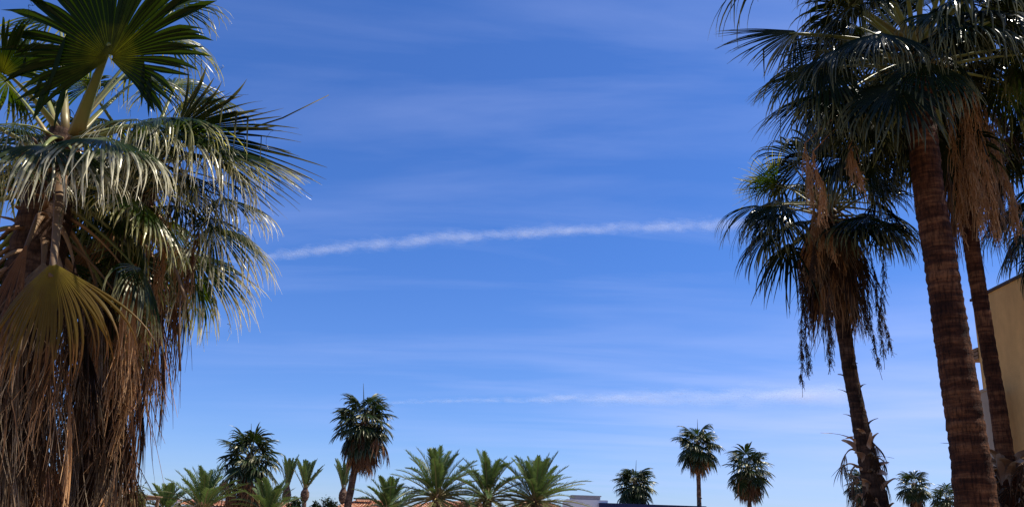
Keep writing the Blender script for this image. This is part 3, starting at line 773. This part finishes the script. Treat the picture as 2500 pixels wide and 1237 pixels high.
far_fan(2312, 1170, 1215, 1280, 42, 92, 108, 'low far fan palm peeping out from behind the thickest trunk', trunk_w=0.34, n=28, nd=16, spear=False)

# ------------------------------------------------------------------ date palms
DG = 'date palms standing far off along the skyline'


def pinnate(mb, sb, b, az, el, L, rng, curve=0.8, nl=34, ll=0.45, lw=0.03, vee=0.6, twist=0.0):
    m = 12
    s = np.linspace(0, 1, m)
    e = el - curve * s ** 1.4
    step = L / (m - 1)
    d = np.stack([np.cos(az) * np.cos(e), np.sin(az) * np.cos(e), np.sin(e)], 1)
    pts = b + np.cumsum(np.r_[np.zeros((1, 3)), d[:-1] * step], 0)
    sb.tube(pts, np.linspace(0.035, 0.008, m) * (L / 3.0) + 0.006, 4)
    side = np.array([-math.sin(az), math.cos(az), 0])
    up = np.cross(d, side)
    up = nrm(up) * np.sign(up[:, 2:3] + 1e-6)
    if twist:
        side = nrm(side * math.cos(twist) + up[0] * math.sin(twist))
    u = np.linspace(0.16, 1.0, nl)
    Pp = np.stack([np.interp(u, s, pts[:, i]) for i in range(3)], 1)
    Dd = nrm(np.stack([np.interp(u, s, d[:, i]) for i in range(3)], 1))
    Uu = nrm(np.stack([np.interp(u, s, up[:, i]) for i in range(3)], 1))
    for sg in (-1, 1):
        l = ll * (0.45 + 0.75 * np.sin(np.clip(u * 1.05, 0, 1) * math.pi) ** 0.6) * rng.uniform(0.85, 1.15, nl)
        fw = 0.75 + 0.5 * u
        ld = nrm(Dd * fw[:, None] + side * sg * 0.8 + Uu * (vee * rng.uniform(0.3, 1.2, nl))[:, None])
        tip = Pp + ld * l[:, None] - Z * (0.12 * l)[:, None]
        mid = Pp + ld * (l * 0.45)[:, None]
        wd = nrm(np.cross(ld, Uu)) * lw
        V = np.stack([Pp - wd * 0.6, Pp + wd * 0.6, mid + wd, mid - wd, tip + wd * 0.15, tip - wd * 0.15], 1)
        idx = np.arange(nl * 6).reshape(nl, 6)
        q = np.concatenate([idx[:, [0, 1, 2, 3]], idx[:, [3, 2, 4, 5]]])
        uv = np.zeros((nl, 6, 2))
        uv[:, 2:4, 0] = 0.5
        uv[:, 4:, 0] = 1
        mb.add(V, q, uv)


def date_palm(px, cen, Y, L, seed, label, n=40, el0=85, el1=-20, curve=0.9, trunk_w=0.25, nl=36, ll=0.5, lw=0.028, old=8, pineapple=False, fan=None, group=DG, lean=0.0):
    rng = np.random.default_rng(seed)
    c = P(px, cen, Y)
    base = np.array([c[0] + lean, c[1], 0.])
    p = empty('date_palm', base, label, 'palm tree', group)
    trunk(p, base, [base - Z * 0.1, c - Z * 0.8, c], [trunk_w * 1.1, trunk_w, trunk_w * 0.8], 'bark_far', rng, dz=0.2, k=10, rough=0.06)
    for i in range(n):
        u = (i + 0.5) / n
        az = i * R_(137.5) + rng.normal(0, 0.2)
        el = R_(el0 + (el1 - el0) * u + rng.normal(0, 4))
        mb, sb = MB(), MB()
        pinnate(mb, sb, c + dirv(az, 0.3) * trunk_w * 0.6 - Z * u * 0.3, az, el, L * rng.uniform(0.82, 1.08) * (0.92 + 0.38 * u), rng, curve * rng.uniform(0.6, 1.35) * (0.5 + 0.6 * u), nl, ll, lw)
        isold = i >= n - old
        f = mb.build('frond', MAT['date_old' if isold else 'date'], p, base)
        sb.build('stalk', MAT['date_stalk'], f, base)
    if pineapple:
        mb = MB()
        zz = np.linspace(0, 1, 12)
        rr = trunk_w * (1.0 + 0.9 * np.sin(np.clip(zz * 1.1, 0, 1) * math.pi) ** 0.8)
        H = pineapple
        a = np.linspace(0, 2 * math.pi, 16, endpoint=False)
        V = np.zeros((12, 16, 3))
        rj = rr[:, None] * (1 + 0.12 * ((np.arange(12)[:, None] + np.arange(16)[None]) % 2) + rng.normal(0, 0.03, (12, 16)))
        V[..., 0] = c[0] + rj * np.cos(a)
        V[..., 1] = c[1] + rj * np.sin(a)
        V[..., 2] = c[2] - H * (1 - zz)[:, None]
        mb.grid(V, closed=True)
        mb.build('leaf_bases', MAT['bark_far'], p, base)
    return p


date_palm(1066, 1205, 44, 2.95, 201, 'broad date palm whose long leaf reaches furthest left over the tiled roof', n=54, nl=46, lw=0.02, ll=0.4, old=12, el1=-25, curve=1.0)
date_palm(1190, 1208, 45, 2.8, 202, 'broad date palm in the middle of the close row of three', n=44, nl=46, lw=0.02, ll=0.4, old=14, el1=-32, curve=1.2)
date_palm(1308, 1215, 45, 2.75, 203, 'broad date palm beside the white flat roofed block, with yellowed lower leaves', n=60, nl=46, lw=0.02, ll=0.4, old=18, el1=-25, curve=0.85)
date_palm(949, 1240, 48, 2.0, 204, 'small date palm half below the long leaf of the broad one', n=26, el1=20, ll=0.4, old=2)
date_palm(497, 1235, 52, 2.7, 205, 'upright green date palm just left of the broad skirted fan palm', n=28, el1=25, ll=0.45, old=0, curve=0.7)
date_palm(405, 1240, 56, 2.0, 206, 'small date palm between the straw skirt and the white chimney', n=26, el1=15, ll=0.4, old=0)
date_palm(655, 1250, 54, 2.4, 207, 'low date palm at the foot of the broad skirted fan palm', n=26, el1=15, ll=0.42, old=4)
date_palm(702, 1186, 92, 3.0, 208, 'slender date palm with leaves held tightly upright, left one of the close pair', n=16, el0=88, el1=74, curve=0.28, trunk_w=0.24, nl=26, ll=0.42, lw=0.05, old=0, pineapple=1.9)
date_palm(746, 1190, 92, 3.1, 209, 'slender date palm with leaves flaring into a vase, right one of the close pair', n=20, el0=88, el1=58, curve=0.35, trunk_w=0.24, nl=26, ll=0.42, lw=0.05, old=0, pineapple=1.5)
date_palm(839, 1190, 92, 2.9, 210, 'slender date palm with upright leaves just below the tallest far fan palm', n=16, el0=88, el1=72, curve=0.28, trunk_w=0.24, nl=26, ll=0.42, lw=0.05, old=0, pineapple=1.7)


# ------------------------------------------------------------------ shrubs
def shrub(px, cen, Y, rx, rz, seed, label, mat='leaf_far', leaf=0.09, n=1400):
    rng = np.random.default_rng(seed)
    c = P(px, cen, Y)
    base = np.array([c[0], c[1], 0.])
    o = empty('shrub', base, label, 'shrub', 'shrubs along the skyline')
    mb = MB()
    k = 26
    cl = nrm(rng.normal(0, 1, (k, 3))) * rng.uniform(0.3, 0.9, (k, 1)) * np.array([rx, rx, rz]) + c
    cl[:, 2] = np.maximum(cl[:, 2], c[2] - rz)
    ci = rng.integers(0, k, n)
    pp = cl[ci] + rng.normal(0, 0.22, (n, 3)) * min(rx, rz)
    d = nrm(rng.normal(0, 1, (n, 3)) + Z * 0.3)
    s = nrm(np.cross(d, rng.normal(0, 1, (n, 3))))
    l = leaf * rng.uniform(0.6, 1.3, (n, 1))
    V = np.stack([pp, pp + d * l + s * l * 0.45, pp + d * l * 2, pp + d * l - s * l * 0.45], 1)
    mb.add(V, np.arange(n * 4).reshape(n, 4), np.tile([[0, .5], [.4, 1], [.7, .5], [.4, 0]], (n, 1, 1)))
    mb.build('foliage', MAT[mat], o, base)
    sb = MB()
    for i in range(k):
        sb.tube(bez(base, (base + cl[i]) / 2 + rng.normal(0, 0.2, 3), cl[i], 5), np.linspace(0.06, 0.015, 5), 4)
    sb.build('stem', MAT['bark_far'], o, base)


shrub(722, 1234, 62, 0.75, 0.6, 301, 'dark green bush under the close pair of slender date palms', n=1200)
shrub(772, 1240, 62, 0.6, 0.4, 302, 'low dark bush right of the close pair of slender date palms', n=900)
shrub(806, 1236, 62, 0.75, 0.6, 303, 'rounded dark bush at the left end of the tiled roof', n=1200)
shrub(325, 1225, 30, 0.45, 0.55, 304, 'loose olive bush seen through the strands of the straw skirt', mat='date_old', leaf=0.06, n=1400)

# ------------------------------------------------------------------ buildings


def tile_roof(mb, p00, p10, p11, p01, pitch=0.3, row=0.38):
    """barrel tiles from the eave (p00 - p10) to the ridge (p01 - p11)"""
    p00, p10, p11, p01 = [np.asarray(p, float) for p in (p00, p10, p11, p01)]
    W = np.linalg.norm(p10 - p00)
    H = np.linalg.norm(p01 - p00)
    nc = max(2, int(W / pitch))
    nr = max(2, int(H / row))
    n = nrm(np.cross(p10 - p00, p01 - p00))
    per = 6
    cx = np.linspace(0, 1, nc * per + 1)
    prof = np.abs(np.sin(cx * nc * math.pi)) * 0.07
    rows, uvs = [], []
    for r in range(nr):
        for e, hgt in ((0.0, 0.055), (1.0, 0.0)):
            v = (r + e) / nr
            a = p00 + (p01 - p00) * v
            b = p10 + (p11 - p10) * v
            rows.append(a + (b - a) * cx[:, None] + n * (prof + hgt)[:, None])
            uvs.append(np.stack([cx * nc * 0.999, np.full_like(cx, r + 0.02 + e * 0.9)], 1))
    mb.grid(np.stack(rows), np.stack(uvs))


def tiled_house(name, x0, x1, eave, ridge, Y, depth, label, wall='wall_cream', group='low tiled houses', windows=(), hip=False, over=0.5, soffit=0.18):
    """a house under a clay tile roof: x0, x1 its ends, eave and ridge heights as seen in the photograph at depth Y"""
    pa, pb = P(x0, eave, Y), P(x1, eave, Y)
    zr = P((x0 + x1) / 2, ridge, Y + depth / 2)[2]
    ze = (pa[2] + pb[2]) / 2
    xa, xb = pa[0], pb[0]
    cx = (xa + xb) / 2
    o = empty(name, (cx, Y, 0), label, 'house', group)
    org = np.array([cx, Y, 0.])
    w = MB()
    ya, yb = Y + over, Y + depth - over
    w.box((xa + over, ya, -0.05), (xb - over, yb, ze - 0.02))
    gab = MB()
    w.build('wall', MAT[wall], o, org)
    f = MB()
    f.box((xa + 0.02, Y + 0.02, ze - soffit), (xb - 0.02, Y + depth - 0.02, ze - 0.03))
    rf = MB()
    ins = min((xb - xa) * 0.25, depth / 2) if hip else 0.0
    ym = Y + depth / 2
    tile_roof(rf, (xa, Y, ze), (xb, Y, ze), (xb - ins, ym, zr), (xa + ins, ym, zr))
    tile_roof(rf, (xb, Y + depth, ze), (xa, Y + depth, ze), (xa + ins, ym, zr), (xb - ins, ym, zr))
    if hip:
        tile_roof(rf, (xb, Y, ze), (xb, Y + depth, ze), (xb - ins, ym + 0.01, zr), (xb - ins, ym, zr))
        tile_roof(rf, (xa, Y + depth, ze), (xa, Y, ze), (xa + ins, ym, zr), (xa + ins, ym + 0.01, zr))
    else:
        for xx in (xa + over, xb - over):
            t = 0.15
            gw = np.array([[xx - t, ya, ze - 0.02], [xx + t, ya, ze - 0.02], [xx + t, ym, zr - 0.15], [xx - t, ym, zr - 0.15], [xx - t, yb, ze - 0.02], [xx + t, yb, ze - 0.02]])
            gab.add(gw, [[0, 1, 2, 3], [3, 2, 5, 4], [0, 3, 4, 4], [1, 5, 2, 2]][:2])
            gab.add(gw, [[0, 3, 4, 4]][:0] if False else np.zeros((0, 4)))
    r = rf.build('roof', MAT['tile'], o, org)
    rt = MB()
    rt.tube(np.stack([[xa + ins, ym, zr + 0.05], [cx, ym, zr + 0.05], [xb - ins, ym, zr + 0.05]]), 0.12, 8, ref=(0, 1, 0))
    rt.build('ridge_tiles', MAT['tile'], r, org)
    f.build('fascia', MAT['wall_white' if wall != 'wall_peach' else 'wall_peach'], r, org)
    for (u0, u1, v0, v1) in windows:
        wf = MB()
        X0, X1 = xa + (xb - xa) * u0, xa + (xb - xa) * u1
        z0, z1 = ze * v0, ze * v1
        t = 0.07
        for lo, hi in (((X0, ya - 0.05, z0), (X1, ya + 0.02, z0 + t)), ((X0, ya - 0.05, z1 - t), (X1, ya + 0.02, z1)), ((X0, ya - 0.05, z0 + t), (X0 + t, ya + 0.02, z1 - t)), ((X1 - t, ya - 0.05, z0 + t), (X1, ya + 0.02, z1 - t))):
            wf.box(lo, hi)
        win = wf.build('window', MAT['wall_white'], o, org)
        g = MB()
        g.box((X0 + t, ya - 0.015, z0 + t), (X1 - t, ya + 0.01, z1 - t))
        g.build('pane', MAT['glass'], win, org)
    return o, org, (xa, xb, ze, zr)


tiled_house('tiled_house', -150, 205, 1192, 1160, 38, 7, 'taller cream house with a sunlit tile roof, behind the hanging straw skirt', wall='wall_cream', hip=True, over=0.6, windows=((0.3, 0.42, 0.5, 0.8), (0.62, 0.72, 0.5, 0.8)))
tiled_house('tiled_house', -150, 160, 1240, 1226, 34.5, 2.9, 'low tiled porch below the cream house at the left', wall='wall_cream', over=0.3)
h3, o3, (xa, xb, ze, zr) = tiled_house('tiled_house', 424, 690, 1236, 1226, 66, 6, 'long low tiled house with a white chimney behind the small date palms', wall='wall_peach')
for px, py, w, m in ((430, 1216, 0.34, 'wall_white'), (646, 1213, 0.36, 'wall_peach')):
    top = P(px, py, 67)
    mb = MB()
    mb.box((top[0] - w, 66.6, ze - 1.0), (top[0] + w, 67.4, top[2] - 0.12))
    mb.box((top[0] - w - 0.08, 66.52, top[2] - 0.12), (top[0] + w + 0.08, 67.48, top[2]))
    ch = mb.build('chimney', MAT[m], h3, o3)
h4, o4, (xa, xb, ze, zr) = tiled_house('tiled_house', 812, 958, 1242, 1223, 64, 7, 'low house with an orange tile roof behind the trunk of the tallest far fan palm', wall='wall_peach', hip=True)
pc = P(887, 1224, 66.5)
mb = MB()
mb.box((-0.75, -0.45, -0.06), (0.75, 0.45, 0.06))
for sx in (-0.6, 0.6):
    mb.box((sx - 0.03, -0.03, -0.4), (sx + 0.03, 0.03, -0.06))
mb.v = [v + np.array([pc[0], pc[1], zr + 0.18]) for v in mb.v]
mb.build('roof_panel', MAT['panel'], h4, o4)
tiled_house('tiled_house', 990, 1225, 1243, 1227, 60, 7, 'tiled house mostly hidden behind the broad date palms', wall='wall_white', hip=True)
tiled_house('tiled_house', 1235, 1392, 1246, 1231, 58, 6, 'small tiled house behind the yellowed lower leaves of the broad date palms', wall='wall_peach', hip=True)

# pergola like flat roof left
pp0, pp1 = P(322, 1209, 44), P(362, 1209, 44)
cx = (pp0[0] + pp1[0]) / 2
pg = empty('garden_pavilion', (cx, 44, 0), 'small flat roofed brown pavilion seen between the straw skirt and the small date palm', 'pavilion')
po = np.array([cx, 44., 0])
mb = MB()
mb.box((pp0[0], 43.6, pp0[2] - 0.16), (pp1[0], 45.6, pp0[2]))
mb.box((pp0[0] - 0.08, 43.5, pp0[2] + 0.002), (pp1[0] + 0.08, 45.7, pp0[2] + 0.06))
mb.build('roof', MAT['wood'], pg, po)
for sx in (pp0[0] + 0.08, pp1[0] - 0.08):
    for yy in (43.75, 45.45):
        mb = MB()
        mb.box((sx - 0.07, yy - 0.07, 0), (sx + 0.07, yy + 0.07, pp0[2] - 0.162))
        mb.build('post', MAT['wood'], pg, po)
mb = MB()
mb.box((pp0[0] + 0.2, 45.3, 0), (pp1[0] - 0.2, 45.5, pp0[2] - 0.5))
mb.build('wall', MAT['wall_cream'], pg, po)

# modern flat roofed building
YM = 78
m0, m1, m2 = P(1405, 1219, YM), P(1482, 1230, YM), P(1700, 1236, YM + 2)
mo = np.array([m1[0], YM, 0.])
mod = empty('flat_roofed_building', mo, 'modern low building with white block, grey roof unit and long dark blue roof edge', 'building')
mb = MB()
mb.box((P(1384, 1219, YM)[0], YM, 0), (P(1484, 1219, YM)[0], YM + 6, P(1440, 1219, YM)[2]))
mb.box((P(1486, 1240, YM)[0], YM + 1, 0), (P(1720, 1240, YM)[0], YM + 10, P(1600, 1240, YM)[2]))
mb.build('wall', MAT['wall_white'], mod, mo)
mb = MB()
zt = P(1600, 1231, YM)[2]
mb.box((P(1462, 1231, YM)[0], YM - 0.4, zt - 0.5), (P(1722, 1231, YM)[0], YM + 11, zt))
for i in range(9):
    x = P(1470 + i * 29, 1231, YM)[0]
    mb.box((x - 0.03, YM - 0.43, zt - 0.46), (x + 0.03, YM - 0.403, zt - 0.02))
mb.build('roof', MAT['navy'], mod, mo)
mb = MB()
a0, a1 = P(1398, 1209, YM), P(1467, 1225, YM)
zt, zb = a0[2] + 0.0, P(1430, 1221, YM)[2]
mb.box((a0[0], YM + 0.5, zb), (a1[0], YM + 3.5, zt))
mb.box((a0[0] - 0.1, YM + 0.4, zt + 0.002), (a1[0] + 0.1, YM + 3.6, zt + 0.1))
for i in range(14):
    x = a0[0] + 0.15 + i * (a1[0] - a0[0] - 0.3) / 13
    mb.box((x - 0.02, YM + 0.46, zb + 0.05), (x + 0.02, YM + 0.497, zt - 0.05))
mb.build('roof_unit', MAT['grey_metal'], mod, mo)

# pole on the skyline
pt = P(1708, 1214, 76)
pl = empty('pole', (pt[0], pt[1], 0), 'thin dark pole with a short crossbar beside a straight palm trunk', 'pole')
plo = np.array([pt[0], pt[1], 0.])
mb = MB()
mb.tube(np.stack([plo, (plo + pt) / 2, pt]), [0.09, 0.07, 0.06], 8)
mb.build('post', MAT['dark_metal'], pl, plo)
mb = MB()
mb.box((pt[0] - 0.22, pt[1] - 0.05, pt[2] - 0.08), (pt[0] + 0.22, pt[1] + 0.05, pt[2]))
mb.box((pt[0] - 0.12, pt[1] - 0.08, pt[2] - 0.62), (pt[0] + 0.14, pt[1] + 0.08, pt[2] - 0.42))
mb.build('crossbar', MAT['dark_metal'], pl, plo)

# tan stucco building at the right
X0 = 10.4


def on_wall(px, py, X=X0):
    d = _f + (px - PX0) / F * _r + (PY0 - py) / F * _u
    return CAM + d * (X / d[0])


wc = on_wall(2374, 733)
wr = on_wall(2500, 661)
H = (wc[2] + wr[2]) / 2
bo = np.array([X0, wc[1], 0.])
tb = empty('stucco_building', bo, 'tan stucco building with a plain side wall and dark roof edge at the right', 'building')
mb = MB()
mb.box((X0, 5.0, -0.05), (X0 + 9, wc[1], H - 0.06))
mb.build('wall', MAT['stucco'], tb, bo)
mb = MB()
mb.box((X0 - 0.04, 4.96, H - 0.058), (X0 + 9.04, wc[1] + 0.04, H))
mb.build('coping', MAT['coping'], tb, bo)
# wooden roof spout sticking out of the far end
sp0 = on_wall(2378, 868)
mb = MB()
for i in range(3):
    mb.box((X0 - 0.02 + 0.0, wc[1] + 0.003, sp0[2] - 0.1 + i * 0.09), (X0 + 0.25, wc[1] + 0.42 + i * 0.05, sp0[2] - 0.03 + i * 0.09))
mb.build('roof_spout', MAT['wood'], tb, bo)
# grey rendered pier standing free in front of its far end
gX = X0 - 0.5
g0 = on_wall(2389, 953, gX)
go = np.array([gX, g0[1], 0.])
gp = empty('rendered_pillar', go, 'plain grey rendered pillar between the two nearest trunks, in front of the tan building', 'pillar')
gp['kind'] = 'thing'
gb = MB()
gb.box((gX, g0[1] - 0.3, -0.05), (gX + 0.24, g0[1], g0[2] - 0.052))
gb.build('shaft', MAT['stucco_grey'], gp, go)
gb = MB()
gb.box((gX - 0.02, g0[1] - 0.32, g0[2] - 0.05), (gX + 0.26, g0[1] + 0.02, g0[2]))
gb.build('cap', MAT['stucco_grey'], gp, go)

# ------------------------------------------------------------------ ground
mb = MB()
xs = np.array([-3000, -300, -60, -20, 0, 20, 60, 300, 3000.])
g = np.stack(np.meshgrid(xs, xs), -1)
mb.grid(np.concatenate([g, np.zeros(g.shape[:2] + (1,))], -1))
gr = mb.build('ground', MAT['ground'])
tag(gr, kind='structure')

# ------------------------------------------------------------------ contrail and thin cloud streak (many overlapping wisps)


def wisp_mat(name, alpha):
    m = bpy.data.materials.new(name)
    m.use_nodes = True
    nt = m.node_tree
    nt.nodes.clear()
    out = N(nt, 'ShaderNodeOutputMaterial')
    tr = N(nt, 'ShaderNodeBsdfTransparent')
    df = N(nt, 'ShaderNodeBsdfDiffuse')
    df.inputs[0].default_value = (0.95, 0.95, 0.97, 1)
    tl = N(nt, 'ShaderNodeBsdfTranslucent')
    tl.inputs[0].default_value = (0.95, 0.95, 0.97, 1)
    m1 = N(nt, 'ShaderNodeMixShader')
    m1.inputs[0].default_value = 0.5
    nt.links.new(df.outputs[0], m1.inputs[1])
    nt.links.new(tl.outputs[0], m1.inputs[2])
    m2 = N(nt, 'ShaderNodeMixShader')
    m2.inputs[0].default_value = alpha
    nt.links.new(tr.outputs[0], m2.inputs[1])
    nt.links.new(m1.outputs[0], m2.inputs[2])
    nt.links.new(m2.outputs[0], out.inputs[0])
    return m


def wisps(name, path, n, size, seed, label, alpha, flat=0.6, dens=None, sag=0.0, cat='contrail'):
    """path: [(px, py, half width in photo px)] on a plane far away"""
    rng = np.random.default_rng(seed)
    Yc = 12000.
    path = np.array(path, float)
    mb = MB()
    k, rws = 8, 5
    ph = np.linspace(0, math.pi, rws)
    a = np.linspace(0, 2 * math.pi, k, endpoint=False)
    sph = np.stack([np.sin(ph)[:, None] * np.cos(a), np.sin(ph)[:, None] * np.sin(a), np.cos(ph)[:, None] * np.ones(k)], -1)
    mpp = Yc / F
    for i in range(n):
        u = rng.random()
        if dens is not None:
            while rng.random() > np.interp(u, dens[0], dens[1]):
                u = rng.random()
        s = np.linspace(0, 1, len(path))
        px, py, hw = [np.interp(u, s, path[:, j]) for j in range(3)]
        off = rng.normal(0, 0.42)
        yoff = off * hw
        c = P(px, py + yoff, Yc) + np.array([0, rng.normal(0, 0.5) * hw * mpp, 0])
        sz = hw * mpp * size * rng.uniform(0.5, 1.2)
        st = rng.uniform(1.0, 2.4) / max(0.35, 1)
        V = sph * np.array([sz * st, sz * 1.3, sz * flat]) * (1 + rng.normal(0, 0.12, (rws, k, 1)))
        mb.grid(V + c, closed=True)
    o = mb.build(name, wisp_mat(name, alpha), None, P(*path[len(path) // 2][:2], Yc), smooth=True)
    o.location = tuple(P(*path[len(path) // 2][:2], Yc))
    o.visible_shadow = True
    return tag(o, label, cat)


wisps('contrail', [(560, 640, 9), (720, 618, 12), (900, 598, 14), (1100, 580, 14), (1300, 568, 12), (1500, 557, 13), (1750, 548, 15), (1900, 541, 16)], 1000, 0.95, 401, 'long white contrail rising gently to the right across the blue sky', 0.0078, dens=([0, .08, .2, .27, .4, .46, .6, .68, .8, .95, 1], [.3, .6, .95, .7, 1, .8, 1, .75, .9, .6, .3]))
wisps('cloud_streak', [(880, 986, 4), (1010, 980, 6), (1150, 977, 7), (1290, 975, 10), (1420, 973, 14), (1560, 972, 19), (1720, 968, 24), (1900, 966, 28), (2060, 966, 30)], 900, 1.0, 402, 'thin flat white cloud streak low above the broad date palms, widening to the right', 0.008, flat=0.3, cat='cloud')

# ------------------------------------------------------------------ light and sky
SUN_AZ, SUN_EL = R_(80), R_(62)      # azimuth from +Y towards +X
sd = np.array([math.sin(SUN_AZ) * math.cos(SUN_EL), math.cos(SUN_AZ) * math.cos(SUN_EL), math.sin(SUN_EL)])
ld = bpy.data.lights.new('sun', 'SUN')
ld.energy = 5.0
ld.angle = R_(0.5)
ld.color = (1.0, 0.95, 0.87)
lo = bpy.data.objects.new('sun', ld)
COL.objects.link(lo)
lo.rotation_euler = Vector(sd).to_track_quat('Z', 'Y').to_euler()
lo.location = (0, 0, 40)

w = bpy.data.worlds.new('World')
SC.world = w
w.use_nodes = True
nt = w.node_tree
bg = nt.nodes['Background']
sky = N(nt, 'ShaderNodeTexSky', sky_type='NISHITA')
sky.sun_disc = False
sky.sun_elevation = SUN_EL
sky.sun_rotation = SUN_AZ
sky.altitude = 100
sky.air_density = 1.0
sky.dust_density = 0.4
sky.ozone_density = 3.0
tc0 = N(nt, 'ShaderNodeTexCoord')
sp0 = N(nt, 'ShaderNodeSeparateXYZ')
nt.links.new(tc0.outputs['Generated'], sp0.inputs[0])
air = ramp(nt, sp0.outputs[2], [(0.0, (0.72, 0.85, 1.25)), (0.14, (0.57, 0.78, 1.26)), (0.34, (0.44, 0.74, 1.28))])
tint = mixc(nt, 1.0, sky.outputs[0], air, 'MULTIPLY')
# cirrus: streaked noise on a high level sheet of air
tc = N(nt, 'ShaderNodeTexCoord')
sp = N(nt, 'ShaderNodeSeparateXYZ')
nt.links.new(tc.outputs['Generated'], sp.inputs[0])


def math_n(op, a, b=None, c=None):
    m = N(nt, 'ShaderNodeMath', operation=op)
    for i, v in enumerate((a, b, c)):
        if v is None:
            continue
        if isinstance(v, (int, float)):
            m.inputs[i].default_value = v
        else:
            nt.links.new(v, m.inputs[i])
    return m.outputs[0]


zz = math_n('ADD', math_n('MAXIMUM', sp.outputs[2], 0.0), 0.12)
uu = math_n('DIVIDE', sp.outputs[0], zz)
vv = math_n('DIVIDE', sp.outputs[1], zz)
cb = N(nt, 'ShaderNodeCombineXYZ')
nt.links.new(uu, cb.inputs[0])
nt.links.new(vv, cb.inputs[1])
mp = N(nt, 'ShaderNodeMapping')
mp.inputs['Rotation'].default_value = (0, 0, R_(-14))
mp.inputs['Scale'].default_value = (0.55, 2.4, 1)
nt.links.new(cb.outputs[0], mp.inputs[0])
nz = N(nt, 'ShaderNodeTexNoise', Scale=1.3, Detail=7.0, Roughness=0.55, Distortion=0.4)
nt.links.new(mp.outputs[0], nz.inputs['Vector'])
mp2 = N(nt, 'ShaderNodeMapping')
mp2.inputs['Scale'].default_value = (0.5, 0.45, 1)
mp2.inputs['Location'].default_value = (3.3, 1.7, 0)
nt.links.new(cb.outputs[0], mp2.inputs[0])
nz2 = N(nt, 'ShaderNodeTexNoise', Scale=1.0, Detail=2.0)
nt.links.new(mp2.outputs[0], nz2.inputs['Vector'])
cl = ramp(nt, nz.outputs[0], [(0.42, (0, 0, 0)), (0.75, (1, 1, 1))])
ms = ramp(nt, nz2.outputs[0], [(0.32, (0.15, 0.15, 0.15)), (0.62, (1, 1, 1))])
fac = math_n('MULTIPLY', math_n('MULTIPLY', cl, ms), 0.27)
veil = math_n('MULTIPLY', ramp(nt, sp.outputs[0], [(0.02, (0, 0, 0)), (0.45, (1, 1, 1))]), ramp(nt, sp.outputs[2], [(0.03, (0.4, 0.4, 0.4)), (0.14, (1, 1, 1)), (0.3, (0, 0, 0))]))
mp3 = N(nt, 'ShaderNodeMapping')
mp3.inputs['Scale'].default_value = (2.2, 2.2, 26)
nt.links.new(tc.outputs['Generated'], mp3.inputs[0])
nz3 = N(nt, 'ShaderNodeTexNoise', Scale=1.0, Detail=5.0, Roughness=0.5)
nt.links.new(mp3.outputs[0], nz3.inputs['Vector'])
veil = math_n('MULTIPLY', veil, ramp(nt, nz3.outputs[0], [(0.3, (0.25, 0.25, 0.25)), (0.65, (1, 1, 1))]))
fac = math_n('MINIMUM', math_n('ADD', fac, math_n('MULTIPLY', veil, 0.66)), 0.9)
skyc = mixc(nt, fac, tint, (4.9, 5.7, 9.2))
nt.links.new(skyc, bg.inputs[0])
bg.inputs[1].default_value = 0.09

SC.view_settings.view_transform = 'Standard'
SC.view_settings.look = 'None'
SC.view_settings.exposure = 0.46
SC.view_settings.gamma = 1
SC.cycles.transparent_max_bounces = 160
SC.cycles.max_bounces = 8
